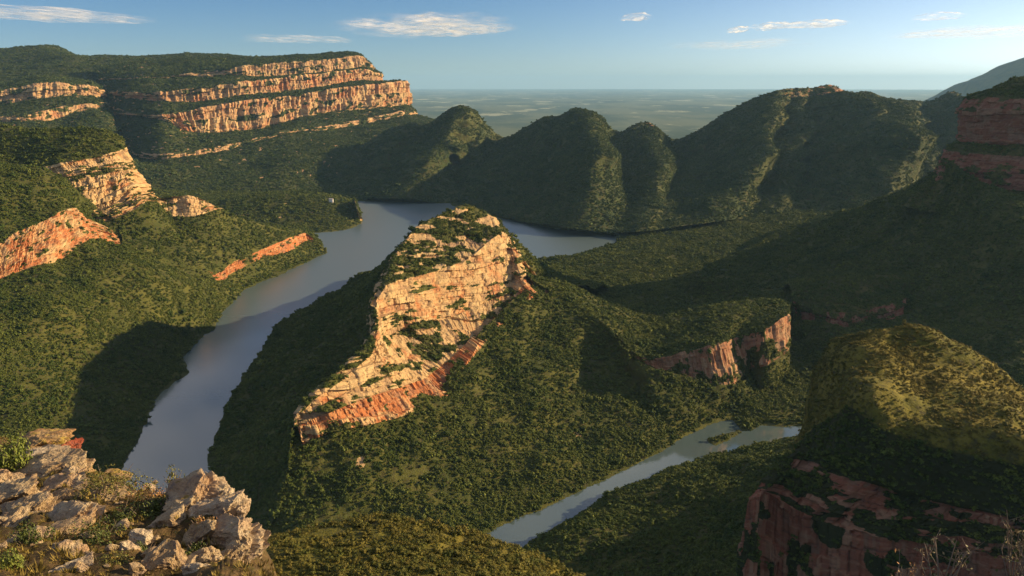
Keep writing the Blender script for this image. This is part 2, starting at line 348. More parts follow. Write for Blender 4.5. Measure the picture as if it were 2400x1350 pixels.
# ------------------------------------------------------------------ lofted landforms
def blocks(s, q, h, w, seed):
    qq = q / h + 0.9 * fbm(st(s / (w * 9), q / (h * 12)), 2, seed)
    Lr = np.floor(qq); fq = qq - Lr
    ss = s / (w * (0.5 + rnd(Lr, 3, 0, seed))) + 37 * rnd(Lr, 1, 0, seed) + 0.35 * fbm(st(s / w, q / h), 2, seed + 5)
    Bk = np.floor(ss); fs = ss - Bk
    off = rnd(Lr, Bk, 7, seed); led = rnd(Lr, 0, 5, seed)
    crack = 1 - sstep(0.0, 0.16, np.minimum(fs, 1 - fs))
    return off, led, crack, fq
def loft(name, rails, segs, nu, label, cat='hill', mat=None, veg_amp=8, veg_scale=120, seed=1, kind='structure', shape=None,
         forest='tree', outcrop=0.0, extra_keep=None, dens=1.0, rad=1.0, parts=None, spots=(), beds=None):
    """rails: list of (K,3) feature lines from top to bottom. segs: one dict per gap between rails.
    t='veg'|'cliff', n=rows, red, amp (cliff relief in metres), h/w block size, veg = share of plants on the cliff."""
    mat = mat or M_TERR
    K = max(len(r) for r in rails)
    # common parameter from the photographed length of the rails
    wsum = np.zeros(K - 1)
    for r in rails:
        assert len(r) == K, (name, [len(x) for x in rails])
        u, v, d = project(r); seg = np.hypot(np.diff(u), np.diff(v)); m = np.linalg.norm(np.diff(r, axis=0), axis=1)
        wsum += np.maximum(seg, m * 0.15)
    par = np.concatenate(([0], np.cumsum(np.maximum(wsum, 1e-3))))
    q = np.linspace(0, par[-1], nu + 1)
    G = np.array([hermite_along(r, par, q) for r in rails])          # (R, nu+1, 3)
    Rn = len(rails)
    ch = np.linalg.norm(G[1:] - G[:-1], axis=2)[..., None] + 1e-3
    sharp = [True] + [segs[i - 1]['t'] == 'cliff' or segs[i]['t'] == 'cliff' for i in range(1, Rn - 1)] + [True]
    rows, rt, rseg = [], [], []
    for i, s in enumerate(segs):
        c = ch[i]; sec = (G[i + 1] - G[i]) / c
        def tang(j):
            if sharp[j]: return sec
            c0, c1 = ch[j - 1], ch[j]; s0 = (G[j] - G[j - 1]) / c0; s1 = (G[j + 1] - G[j]) / c1
            return (s0 * c1 + s1 * c0) / (c0 + c1)
        m0, m1 = tang(i) * c, tang(i + 1) * c
        n = s['n']
        for k in range(n + (1 if i == Rn - 2 else 0)):
            t = k / n
            rows.append((2*t**3 - 3*t**2 + 1) * G[i] + (t**3 - 2*t**2 + t) * m0 + (-2*t**3 + 3*t**2) * G[i+1] + (t**3 - t**2) * m1)
            rt.append(t); rseg.append(i)
    V = np.array(rows); rt = np.array(rt); rseg = np.array(rseg); NR = len(V)
    if shape is not None: V = shape(V, rt, rseg)
    def normals(V):
        du = np.gradient(V, axis=1); dv = np.gradient(V, axis=0); nn = np.cross(du, dv)
        nn /= np.maximum(np.linalg.norm(nn, axis=2), 1e-9)[..., None]
        if nn[..., 2].mean() < 0: nn = -nn
        return nn
    N = normals(V)
    cliffw = np.zeros(NR); red = np.zeros(NR); vegc = np.zeros(NR); camp = np.zeros(NR); bh = np.full(NR, 8.0); bw = np.full(NR, 14.0); but = np.ones(NR); cmask = np.ones((NR, nu + 1))
    for i, s in enumerate(segs):
        mk = rseg == i
        if s['t'] == 'cliff': cliffw[mk] = 1
        if 'mask' in s: cmask[mk] = np.interp(q, par, s['mask'])[None, :]
        but[mk] = s.get('but', 1.0)
        red[mk] = s.get('red', 0.3); vegc[mk] = s.get('veg', 0.15); camp[mk] = s.get('amp', 0); bh[mk] = s.get('h', 8); bw[mk] = s.get('w', 14)
    ker = np.array((1, 2, 1)) / 4
    csm = np.convolve(np.pad(cliffw, 1, 'edge'), ker, 'valid'); camps = np.convolve(np.pad(camp, 2, 'edge'), np.ones(5) / 5, 'valid')
    # beds run parallel to the rails: height measured by the mean thickness of each band
    sl = ch[..., 0].mean(1); q0 = np.concatenate(([0], np.cumsum(sl)))
    qcum = (q0[rseg] + rt * sl[rseg])[:, None] * np.ones((1, nu + 1))
    if beds is not None: qcum = V @ beds + 2000.0          # parallel dipping beds: distance across the bedding planes
    scum = np.concatenate((np.zeros((NR, 1)), np.cumsum(np.linalg.norm(np.diff(V, axis=1), axis=2), 1)), 1).mean(0)[None, :] * np.ones((NR, 1))
    # vegetated ground relief
    d1 = fbm(V / veg_scale, 5, seed) * veg_amp
    disp = N * (d1 * (1 - 0.7 * csm[:, None]))[..., None]
    rock = np.zeros((NR, nu + 1)); tone = np.full((NR, nu + 1), 0.5)
    if camp.max() > 0:
        mk = camps > 0
        S, Q = scum[mk], qcum[mk]; a = camps[mk][:, None]; h_, w_ = bh[mk][:, None], bw[mk][:, None]
        off, led, crack, fq = blocks(S, Q, h_, w_, seed)
        off2, led2, crack2, _ = blocks(S, Q, h_ * 0.37, w_ * 0.33, seed + 9)
        butt = fbm(st(S / 95, Q / 260, 3.3), 3, seed + 3); bt2 = np.abs(noise(st(S / 38, Q / 150, 8.1), seed + 4))
        bu = but[mk][:, None]; cd = a * (0.25 + 0.75 * cmask[mk]) * (bu * 1.9 * butt + bu * 1.1 * (0.35 - 1.6 * bt2) + 0.6 * (off - .5) + 0.9 * (led - .5) + 0.3 * (off2 - .5) - 0.22 * crack + 0.15 * (led2 - .5))
        Nh = N[mk].copy(); Nh[..., 2] *= 0.25; Nh /= np.maximum(np.linalg.norm(Nh, axis=2), 1e-6)[..., None]
        dd = np.zeros_like(disp); dd[mk] = Nh * cd[..., None]
        disp = disp + dd
        pv = fbm(st(S / (w_ * 2.2), Q / (h_ * 0.9), 5.5), 3, seed + 8) + 0.35 * (led - 0.5)
        vv = vegc[mk][:, None]
        rr = 1 - sstep(-0.08, 0.08, pv - (0.42 - vv * 1.0))
        rock[mk] = rr * csm[mk][:, None] * cmask[mk]
        tone[mk] = np.clip(0.5 * off + 0.35 * led + 0.3 * off2 - 0.08, 0, 1)
    V = V + disp
    if outcrop > 0:
        N2 = normals(V)
        on = fbm(V / st(60, 60, 14), 4, seed + 21)
        oc = sstep(0.30 - outcrop * 0.3, 0.45 - outcrop * 0.3, on + (0.75 - N2[..., 2]) * 0.5)
        rock = np.maximum(rock, oc * (1 - csm[:, None]))
    if spots:                                   # bare rock showing through the trees
        su, sv, _ = project(V); nz_ = 0.9 * fbm(V / 16, 4, seed + 61)
        for cu, cv, ru, rv in spots:
            rock = np.maximum(rock, sstep(0.25, 0.6, 1 - np.hypot((su - cu) / ru, (sv - cv) / rv) + nz_ * 0.8) * (1 - csm[:, None]))
    redv = red[:, None] * np.ones((1, nu + 1)) + 0.25 * fbm(st(scum / 120, qcum / 25, 1.0), 2, seed + 30)
    idx = np.arange(NR * (nu + 1)).reshape(NR, nu + 1)
    FQ = np.stack((idx[:-1, :-1], idx[:-1, 1:], idx[1:, 1:], idx[1:, :-1]), -1)
    Vf = V.reshape(-1, 3); rockf = rock.ravel(); redf = redv.ravel(); tonef = tone.ravel()
    # orient faces upwards
    e = FQ.reshape(-1, 4); nz = np.cross(Vf[e[:, 2]] - Vf[e[:, 0]], Vf[e[:, 3]] - Vf[e[:, 1]])[:, 2].mean()
    if nz < 0: FQ = FQ[..., ::-1]
    fseg = rseg[:-1]
    veg_rows = np.array([segs[i]['t'] == 'veg' for i in fseg])
    keep = np.clip(1 - rockf * 1.3, 0, 1) * dens
    keep = keep * np.clip(0.9 + 1.3 * fbm(Vf / 55, 4, seed + 40), 0.08, 1.4) * (1 - 0.45 * np.repeat(csm, nu + 1)) * np.repeat(np.array([segs[i].get('dens', 1.0) for i in rseg]), nu + 1)
    wood = np.repeat(np.array([float(segs[i].get('wood', 0)) for i in rseg]), nu + 1)
    cuts = [0, nu] if not parts else [0] + [int(np.argmin(np.abs(q - par[c]))) for c, _, _, _ in parts[1:]] + [nu]
    for pi in range(len(cuts) - 1):
        nm, lb, ct = (name, label, cat) if not parts else parts[pi][1:]
        FC = FQ[:, cuts[pi]:cuts[pi + 1]]
        def piece(sel, nm_, par_, smooth):
            vf, ff, (ra, rd, tn, sa, qa, wo) = compact(Vf, FC[sel].reshape(-1, 4), rockf, redf, tonef, scum.ravel(), qcum.ravel(), wood)
            return mesh_obj(nm_, vf, ff, mat, par_, smooth, {'rock': ra, 'red': rd, 'tone': tn, 'along': sa, 'bed': qa, 'wood': wo})
        root = piece(veg_rows, nm, None, True)
        tag(root, lb, ct, None, kind)
        for i, sg in enumerate(segs):
            if sg['t'] == 'cliff': piece(fseg == i, 'cliff', root, False)
        if forest and wood.any():
            scatter_on(Vf, FC.reshape(-1, 4), keep / dens * wood, lambda d: forest_radius(d) * 0.8, lambda d: forest_spacing(d) * 0.85, 'tree', 'woodland', root)
        if forest:
            scatter_on(Vf, FC.reshape(-1, 4), keep * (1 - wood), lambda d: forest_radius(d) * rad, lambda d: forest_spacing(d) * rad, forest, 'woodland', root, zmin=-12 if forest == 'far' else 0.8)
    return root, Vf, FQ.reshape(-1, 4), rockf
V_ = lambda n, **k: dict(t='veg', n=n, **k)
C_ = lambda n, **k: dict(t='cliff', n=n, **k)
def shifted(r, dx=0, dy=0, dz=0): return r + np.array((dx, dy, dz))

# ------------------------------------------------------------------ lake, valley floor, plain
LAKE = np.array([P(u, v, z=0)[:2] for u, v in [
    (262, 1135), (285, 1098), (310, 1050), (345, 980), (372, 925), (405, 893), (440, 880), (436, 855), (425, 842), (448, 815), (474, 790), (500, 772), (520, 735), (556, 688),
    (605, 664), (655, 645), (710, 618), (768, 592), (752, 572), (728, 556), (728, 546), (790, 542), (832, 533), (850, 518), (842, 500), (822, 482), (832, 472), (900, 470),
    (960, 474), (1050, 474), (1075, 490), (1140, 505), (1200, 516), (1260, 528), (1310, 538), (1380, 545), (1450, 556), (1440, 572), (1390, 586), (1340, 600), (1255, 607)]]
    + [(120.0, 2950.0), (-120, 2880), (-330, 2780)] + [P(u, v, z=0)[:2] for u, v in [
    (880, 640), (825, 667), (775, 690), (715, 722), (680, 742), (645, 768), (625, 800), (600, 840), (560, 902), (535, 950), (512, 1010), (495, 1050), (486, 1085), (498, 1110), (498, 1140)]]
    + [(-400.0, 1130.0), (-330, 1020), (-200, 975), (-80, 1040)] + [P(u, v, z=0)[:2] for u, v in [
    (1150, 1242), (1230, 1208), (1310, 1175), (1420, 1122), (1500, 1082), (1545, 1060), (1600, 1025), (1650, 1000), (1700, 985), (1722, 984),
    (1730, 996), (1735, 1006), (1695, 1018), (1664, 1028), (1660, 1038), (1680, 1044), (1712, 1030), (1745, 1010), (1785, 998), (1860, 1000), (1960, 985), (1960, 1034), (1870, 1036), (1815, 1044),
    (1765, 1060), (1705, 1074), (1625, 1090), (1560, 1102), (1470, 1145), (1400, 1180), (1330, 1222), (1260, 1262), (1222, 1285)]]
    + [(-40.0, 960.0), (-180, 890), (-360, 900), (-520, 1000)])
def lake_sdf(xy):
    """signed distance to the shore, negative on the water"""
    best = np.full(len(xy), 1e12); inside = np.zeros(len(xy), bool)
    for a, b in zip(LAKE, np.roll(LAKE, -1, 0)):
        e = b - a; w = xy - a; t = np.clip((w @ e) / (e @ e), 0, 1)
        best = np.minimum(best, ((w - t[:, None] * e) ** 2).sum(1))
        c = (a[1] <= xy[:, 1]) != (b[1] <= xy[:, 1])
        xi = a[0] + (xy[:, 1] - a[1]) / (b[1] - a[1] + 1e-12) * e[0]
        inside ^= c & (xy[:, 0] < xi)
    d = np.sqrt(best); return np.where(inside, -d, d)

bw = MatB('lake_water'); bw.b.inputs['Base Color'].default_value = (0.082, 0.12, 0.125, 1); bw.b.inputs['Roughness'].default_value = 0.1
bw.b.inputs['Specular IOR Level'].default_value = 1.0; bw.b.inputs['IOR'].default_value = 1.6
cw = bw.coord(); wsx = bw.n.new('ShaderNodeSeparateXYZ'); bw.lk(cw, wsx.inputs[0]); bw.lk(bw.rng(bw.math('ADD', wsx.outputs[1], bw.math('MULTIPLY', bw.noise(cw, 0.002, 3), 900)), 2000, 2900, 0.06, 0.32), bw.b.inputs['Roughness'])   # wind ruffles the open water
bw.bump(bw.math('ADD', bw.noise(cw, 0.25, 3), bw.math('MULTIPLY', bw.noise(cw, 0.03, 3), 2.0)), 0.06, 0.6)
lake = mesh_obj('lake', np.array([(-2600, 700, 0), (2600, 700, 0), (2600, 5600, 0), (-2600, 5600, 0)], float), np.array([(0, 1, 2, 3)]), bw.m, None)
tag(lake, 'calm grey blue lake winding through the canyon floor', 'lake', None, 'structure')

def floor_height(x, y):
    xy = np.stack((x, y), -1).reshape(-1, 2); sd = lake_sdf(xy).reshape(x.shape)
    sd = sd + fbm(st(x / 45, y / 45), 3, 51) * 14 * np.clip(y / 2500, 0.5, 1.6)
    up = 2.0 + 10 * sstep(0, 60, sd) + np.clip(sd - 40, 0, 900) * 0.045 + fbm(st(x / 160, y / 160), 4, 52) * 7 * sstep(20, 200, sd)
    z = np.where(sd > 0, up * sstep(-6, 6, sd) , -np.clip(-sd * 0.3, 0.5, 12))
    r = np.hypot(x, y)
    z = z - 340 * sstep(6300, 9500, r)
    return z, sd
az = np.radians(np.linspace(-42, 42, 520)); rr = np.exp(np.linspace(math.log(500), math.log(9800), 380))
RRg, AZg = np.meshgrid(rr, az, indexing='ij'); X = RRg * np.sin(AZg); Y = RRg * np.cos(AZg); Z, SD = floor_height(X, Y)
vf_V = np.stack((X, Y, Z), -1).reshape(-1, 3); ix = np.arange(X.size).reshape(X.shape)
vf_F = np.stack((ix[:-1, :-1], ix[:-1, 1:], ix[1:, 1:], ix[1:, :-1]), -1).reshape(-1, 4)[:, ::-1]
vfloor = mesh_obj('valley_floor', vf_V, vf_F, M_TERR, None, True, {'rock': np.zeros(len(vf_V)), 'red': np.zeros(len(vf_V))})
tag(vfloor, 'wooded canyon floor around the lake shores', 'valley floor', None, 'structure')

pb = MatB('plain_ground'); pc = pb.coord('Object', (1, 0.3, 1))
fld = pb.noise(pc, 0.00035, 6, 0.65); fl2 = pb.noise(pb.coord('Object', (1, 0.35, 1)), 0.0007, 4, 0.6)
pcol = pb.mix(pb.rng(fld, 0.40, 0.60), (0.03, 0.055, 0.025), (0.10, 0.12, 0.06))
pcol = pb.mix(pb.rng(fl2, 0.56, 0.64), pcol, (0.30, 0.31, 0.20)); pb.lk(pcol, pb.b.inputs['Base Color'])
ang = np.linspace(0, 2 * math.pi, 145)[:-1]; rads = [0, 3000, 9000, 20000, 45000, 90000, 150000]
pv = [(0, 0, -330.0)] + [(r * math.sin(a), r * math.cos(a), -330.0) for r in rads[1:] for a in ang]
pf = []
for k in range(len(rads) - 2):
    for i in range(144):
        j = (i + 1) % 144; pf.append((1 + k * 144 + i, 1 + (k + 1) * 144 + i, 1 + (k + 1) * 144 + j, 1 + k * 144 + j))
pf = np.array(pf)[:, ::-1]
plain = mesh_obj('plain', np.array(pv), pf, pb.m, None)
tag(plain, 'hazy lowland plain with pale fields beyond the peaks', 'plain', None, 'structure')

# ------------------------------------------------------------------ the central ridge
uv_crest = [(691, 970), (740, 918), (799, 864), (858, 811), (878, 765), (880, 742), (868, 703), (905, 658), (935, 585), (980, 530), (1040, 499), (1097, 484), (1129, 492), (1183, 534), (1212, 588)]
uv_t1 = [(692, 978), (745, 930), (806, 885), (864, 830), (882, 775), (886, 748), (880, 712), (912, 668), (960, 652), (1034, 632), (1090, 610), (1130, 578), (1155, 558), (1188, 548), (1214, 598)]
uv_t2 = [(694, 988), (755, 950), (820, 915), (872, 868), (888, 800), (893, 790), (900, 786), (925, 784), (975, 755), (1035, 752), (1090, 730), (1140, 705), (1170, 682), (1196, 655), (1220, 625)]
uv_t3 = [(697, 1000), (770, 968), (840, 940), (905, 918), (950, 905), (985, 893), (1012, 880), (1030, 862), (1055, 840), (1085, 815), (1115, 790), (1145, 765), (1170, 740), (1205, 700), (1232, 655)]
uv_t4 = [(709, 1042), (790, 1010), (870, 996), (945, 975), (985, 953), (1015, 938), (1055, 926), (1072, 895), (1090, 860), (1112, 832), (1140, 800), (1170, 770), (1195, 745), (1235, 712), (1265, 690)]
crest = zipd(uv_crest, (1205, 1245, 1300, 1370, 1430, 1470, 1530, 1600, 1740, 1880, 2000, 2090, 2120, 2080, 1990))
t1 = zipd(uv_t1, (1203, 1240, 1292, 1360, 1422, 1460, 1515, 1580, 1640, 1720, 1790, 1860, 1920, 1985, 1960))
t2 = zipd(uv_t2, (1201, 1232, 1280, 1345, 1405, 1440, 1475, 1530, 1580, 1640, 1700, 1765, 1810, 1870, 1900))
t3 = zipd(uv_t3, (1199, 1225, 1268, 1325, 1372, 1405, 1435, 1470, 1515, 1565, 1620, 1680, 1730, 1800, 1860))
t4 = zipd(uv_t4, (1196, 1218, 1255, 1305, 1350, 1380, 1405, 1440, 1490, 1540, 1595, 1650, 1700, 1770, 1830))
lfoot = np.array([(-330, 1040, -6), *[P(u, v, z=-6) for u, v in [(496, 1120), (490, 1075), (512, 1010), (535, 950), (560, 902), (600, 840), (640, 772), (715, 722), (800, 678), (860, 645)]],
                  (-250, 2820, -6), (-60, 2900, -6), (140, 2900, 5), (240, 2600, 20)], float)
lm = crest * 0.62 + lfoot * 0.38; lm[:, 2] = crest[:, 2] * 0.50 + lfoot[:, 2] * 0.5
lc = crest * 0.90 + lfoot * 0.10; lc[:, 2] = crest[:, 2] - np.interp(np.arange(15), (0, 3, 5, 8, 14), (28, 40, 75, 45, 40)); lc[4:7] = crest[4:7] * 0.95 + lfoot[4:7] * 0.05; lc[4:7, 2] = crest[4:7, 2] - 85
capped = [np.vstack((r, r[-1] + np.array(o, float))) for r, o in ((lfoot, (40, -150, 20)), (lm, (60, -60, -20)), (lc, (40, 60, -70)), (crest, (25, 120, -75)), (t1, (25, 130, -75)), (t2, (25, 140, -60)), (t3, (25, 150, -60)), (t4, (25, 160, -60)))]
lfoot, lm, lc, crest, t1, t2, t3, t4c = capped
skirt = t4c + np.array((8.0, -14.0, -45.0))
e1 = P(1012, 884, 1435) - P(808, 947, 1255); e1 /= np.linalg.norm(e1); e2 = np.array((-e1[1], e1[0], 0.12)); e2 /= np.linalg.norm(e2)
bed_n = np.cross(e1, e2); bed_n = bed_n / np.linalg.norm(bed_n) * np.sign(bed_n[2])
loft('ridge', [lfoot, lm, lc, crest, t1, t2, t3, t4c, skirt],
     [V_(40), V_(26), C_(14, red=0.35, amp=5, h=9, w=14, veg=0.4), C_(50, red=0.05, amp=9, h=9, w=40, veg=0.54, but=0.3),
      C_(56, red=0.36, amp=9, h=11, w=38, veg=0.03, but=0.4), C_(40, red=0.3, amp=9, h=9, w=34, veg=0.31, but=0.4), C_(34, red=0.75, amp=8, h=12, w=12, veg=0.08, but=0.8), V_(4)],
     440, 'steep central ridge with layered cream and orange cliffs rising from the lake', 'ridge', veg_amp=14, veg_scale=110, seed=3, outcrop=0.0, beds=bed_n)

# wooded slope below the cliffs, down to the river
top = np.array([*[t4[i] + np.array((-12, 22, 12.0)) for i in (0, 2, 4, 6, 8, 10, 12, 14)], P(1310, 690, 1850), P(1400, 745, 1760), P(1500, 850, 1560), P(1600, 878, 1560), P(1720, 900, 1590), P(1790, 862, 1700), P(1860, 820, 1850)])
foot = np.array([(-330, 1030, -6), (-250, 985, -6), (-130, 1000, -6), *[P(u, v, z=-6) for u, v in [(1120, 1262), (1190, 1228), (1270, 1194), (1350, 1158), (1420, 1124), (1480, 1094), (1540, 1064), (1600, 1026), (1650, 1000), (1720, 984), (1800, 975), (1900, 960)]]], float)
mid = top * 0.5 + foot * 0.5; mid[:, 2] = top[:, 2] * 0.47 + foot[:, 2] * 0.53; mid[:3, 2] -= 6
loft('slope', [top, mid, foot], [V_(60), V_(60)], 330, 'densely wooded slope falling from the cliffs to the river', 'slope', veg_amp=16, veg_scale=90, seed=5, spots=[(845, 1078, 18, 20), (1355, 1015, 20, 14)])

# shelf with a low cliff at its edge
s_back = np.array([P(1240, 640, 2100), P(1330, 655, 2150), P(1450, 668, 2200), P(1560, 675, 2200), P(1650, 680, 2200), P(1740, 680, 2200), P(1800, 690, 2200), P(1850, 705, 2250), P(1850, 715, 2250)]); s_back[:, 2] -= 60
s_sky = rail((1225, 640, 1900), (1318, 676, 1880), (1440, 715, 1930), (1550, 728, 1970), (1650, 716, 1990), (1740, 702, 2010), (1795, 700, 2020), (1838, 708, 2020), (1850, 716, 2050))
s_edge = rail((1245, 655, 1850), (1305, 690, 1842), (1430, 770, 1720), (1510, 838, 1620), (1600, 826, 1610), (1690, 806, 1612), (1740, 784, 1690), (1790, 772, 1655), (1850, 738, 1720))
s_bot = rail((1258, 700, 1828), (1308, 728, 1815), (1440, 800, 1695), (1520, 866, 1606), (1605, 890, 1596), (1715, 908, 1596), (1755, 868, 1670), (1800, 856, 1640), (1853, 815, 1702))
loft('shelf', [s_back, s_sky, s_edge, s_bot, shifted(s_bot, 0, -10, -40)], [V_(20), V_(50), C_(34, red=0.62, amp=7, h=20, w=9, veg=0.26, but=1.3, mask=(1, .9, 0, .7, 1, 1, .8, 1, 1)), V_(6)], 260,
     'wooded rock shelf with a short reddish cliff at its edge', 'shelf', mat=M_BROWN, veg_amp=7, veg_scale=80, seed=8)
q_back = shifted(rail((1820, 660, 2350), (1880, 640, 2400), (1980, 628, 2420), (2080, 630, 2420), (2140, 650, 2400), (2160, 670, 2380)), 0, 0, -40)
q_sky = rail((1850, 668, 2180), (1890, 652, 2210), (1980, 640, 2240), (2070, 640, 2250), (2128, 652, 2240), (2145, 672, 2250))
q_edge = rail((1860, 705, 2060), (1900, 725, 1990), (1980, 735, 1950), (2050, 722, 1970), (2115, 705, 2010), (2140, 685, 2140))
q_bot = rail((1865, 745, 2040), (1900, 770, 1965), (1985, 785, 1925), (2060, 768, 1950), (2120, 745, 1990), (2142, 725, 2130))
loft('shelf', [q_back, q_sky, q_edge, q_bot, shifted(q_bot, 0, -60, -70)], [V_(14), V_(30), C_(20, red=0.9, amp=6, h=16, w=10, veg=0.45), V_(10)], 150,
     'rounded wooded shelf below the shadowed mountain slope', 'shelf', mat=M_SHADERED, veg_amp=7, veg_scale=80, seed=9)

# ------------------------------------------------------------------ near bank of the river
k0 = railz(-5, *[P(u, v, z=-5) for u, v in [(1100, 1330), (1222, 1285), (1300, 1240), (1420, 1170), (1530, 1118), (1640, 1080), (1740, 1054), (1830, 1030), (1950, 1022)]])
k1 = k0 + np.array((10, -45, 24.0)); k2 = k0 + np.array((60, -130, 0.0)); k2[:, 2] = np.linspace(26, 70, 9); k3 = k0 * np.array((0.7, 0.62, 1)) + np.array((60, 0, 0.0)); k3[:, 2] = np.linspace(-5, 240, 9); k4 = k0 * np.array((0.5, 0.38, 1)) + np.array((60, 0, 0.0)); k4[:, 2] = np.linspace(60, 250, 9)
loft('bank', [k0, k1, k2, k3, k4], [V_(14), V_(22), V_(50), V_(16)], 220, 'dark wooded near bank of the river', 'bank', veg_amp=12, veg_scale=90, seed=12)

# ------------------------------------------------------------------ domed butte
D_sky = rail((1905, 925, 800), (1905, 875, 835), (1955, 803, 825), (2020, 778, 802), (2090, 768, 800), (2200, 776, 800), (2300, 838, 770), (2400, 918, 720), (2520, 1010, 680), (2700, 1080, 650))
D_back = D_sky + np.array([(40, 60, -190), (10, 60, -150), (0, 60, -140), (0, 70, -130), (0, 80, -120), (10, 80, -120), (40, 70, -140), (60, 60, -140), (60, 60, -140), (60, 60, -140)])
D_1 = rail((1893, 985, 760), (1915, 905, 785), (1970, 850, 764), (2030, 840, 742), (2110, 840, 747), (2210, 850, 745), (2310, 890, 725), (2410, 950, 690), (2530, 1040, 650), (2700, 1110, 620))
D_2 = rail((1880, 1030, 729), (1930, 985, 711), (1985, 955, 672), (2045, 995, 640), (2120, 1030, 630), (2220, 1058, 620), (2320, 1080, 605), (2420, 1098, 590), (2540, 1130, 580), (2700, 1180, 570))
D_3 = rail((1840, 1085, 690), (1885, 1080, 690), (1950, 1100, 660), (2030, 1130, 633), (2110, 1160, 621), (2210, 1185, 611), (2320, 1205, 596), (2420, 1225, 581), (2540, 1260, 570), (2700, 1300, 560))
D_4 = rail((1768, 1165, 640), (1805, 1160, 655), (1860, 1190, 648), (1925, 1225, 628), (2000, 1250, 616), (2130, 1270, 607), (2290, 1290, 589), (2420, 1320, 571), (2540, 1350, 558), (2700, 1390, 548))
D_5 = rail((1748, 1420, 630), (1790, 1440, 643), (1850, 1470, 638), (1925, 1480, 618), (2000, 1480, 607), (2130, 1480, 597), (2290, 1480, 580), (2420, 1480, 561), (2540, 1480, 548), (2700, 1500, 540))
D_5[:, 2] -= 20
D_c = [np.vstack((np.array(r[0]) + np.array(o), r)) for r, o in ((D_back, (20, 60, -120)), (D_sky, (10, 90, -150)), (D_1, (10, 90, -170)), (D_2, (20, 80, -170)), (D_3, (25, 70, -160)), (D_4, (30, 60, -40)), (D_5, (30, 60, -60)))]
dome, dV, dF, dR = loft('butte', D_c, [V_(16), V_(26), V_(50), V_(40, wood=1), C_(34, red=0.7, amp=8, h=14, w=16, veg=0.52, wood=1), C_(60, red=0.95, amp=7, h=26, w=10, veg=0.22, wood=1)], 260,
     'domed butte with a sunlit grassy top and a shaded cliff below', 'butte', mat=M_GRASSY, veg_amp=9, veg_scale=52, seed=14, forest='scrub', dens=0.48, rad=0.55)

# ------------------------------------------------------------------ bushy spur below the viewpoint
m_sky = rail((430, 1400, 270), (540, 1318, 285), (620, 1264, 295), (720, 1236, 305), (860, 1212, 312), (1000, 1226, 308), (1150, 1263, 300), (1260, 1304, 290), (1350, 1356, 280), (1450, 1420, 270))
m_back = shifted(m_sky, 0, 40, -110)
m_f1 = rail((430, 1460, 245), (540, 1390, 255), (640, 1350, 258), (740, 1325, 262), (870, 1310, 265), (1000, 1320, 262), (1140, 1350, 258), (1240, 1385, 255), (1330, 1430, 250), (1430, 1480, 245))
m_f2 = rail((430, 1700, 190), (540, 1650, 195), (640, 1620, 200), (740, 1600, 200), (870, 1590, 200), (1000, 1600, 200), (1140, 1620, 200), (1240, 1650, 200), (1330, 1680, 195), (1430, 1700, 190))
loft('spur', [m_back, m_sky, m_f1, m_f2], [V_(16), V_(40), V_(24)], 180, 'bushy grassy spur at the foot of the viewpoint rocks', 'spur', mat=M_GRASSY, veg_amp=4, veg_scale=35, seed=16, forest='scrub', rad=0.62, dens=0.9)

# ------------------------------------------------------------------ western hills
c_cr = rail((-260, 285, 2950), (-80, 292, 2900), (30, 298, 2880), (110, 304, 2850), (200, 300, 2860), (255, 312, 2830), (283, 328, 2800), (294, 340, 2800))
c_bk = shifted(c_cr, 0, 250, -120); c_bk[-3:] = c_cr[-3:] + np.array([(-40, 200, -70), (-70, 170, -50), (-110, 160, -40)])
c_1 = rail((-260, 385, 2600), (-80, 385, 2600), (30, 388, 2600), (118, 392, 2570), (170, 378, 2590), (225, 369, 2640), (268, 358, 2700), (297, 345, 2790))
c_2 = rail((-260, 400, 2590), (-80, 400, 2590), (30, 402, 2590), (128, 410, 2558), (187, 398, 2576), (240, 388, 2624), (285, 383, 2684), (317, 380, 2790))
c_3 = rail((-260, 420, 2570), (-80, 420, 2570), (30, 422, 2570), (140, 432, 2535), (205, 420, 2550), (260, 408, 2600), (305, 397, 2660), (328, 400, 2780))
c_4 = rail((-260, 470, 2520), (-80, 470, 2520), (30, 470, 2520), (160, 500, 2490), (220, 500, 2490), (265, 480, 2530), (325, 450, 2610), (356, 450, 2760))
c_5 = rail((-260, 560, 2350), (-80, 560, 2350), (60, 560, 2350), (180, 545, 2380), (245, 522, 2440), (290, 508, 2470), (350, 475, 2570), (375, 480, 2740))
c_6 = rail((-260, 700, 2100), (-80, 700, 2100), (60, 690, 2120), (220, 640, 2240), (330, 600, 2350), (400, 570, 2480), (450, 540, 2650), (460, 530, 2900)); c_6[:, 2] -= 30
loft('hill', [c_bk, c_cr, c_1, c_2, c_3, c_4, c_5, c_6], [V_(10), V_(40), C_(22, red=0.25, amp=9, h=14, w=14, veg=0.12), C_(12, red=0.3, amp=8, h=8, w=18, veg=0.42), C_(40, red=0.3, amp=14, h=14, w=16, veg=0.12), C_(24, red=0.35, amp=10, h=10, w=14, veg=0.28), V_(24)], 300,
     'round topped hill with golden cliffs above the spur of red rock', 'hill', veg_amp=12, veg_scale=130, seed=19)
b_cr = rail((-260, 352, 2380), (-100, 372, 2380), (0, 387, 2370), (80, 400, 2350), (128, 410, 2340), (150, 418, 2360), (160, 440, 2370), (172, 480, 2350), (200, 495, 2360))
b_bk = shifted(b_cr, 10, 180, -130)
b_1 = rail((-260, 650, 1740), (-100, 608, 1830), (0, 572, 1900), (50, 540, 1980), (100, 518, 2050), (147, 496, 2130), (175, 489, 2200), (190, 500, 2260), (265, 540, 2300))
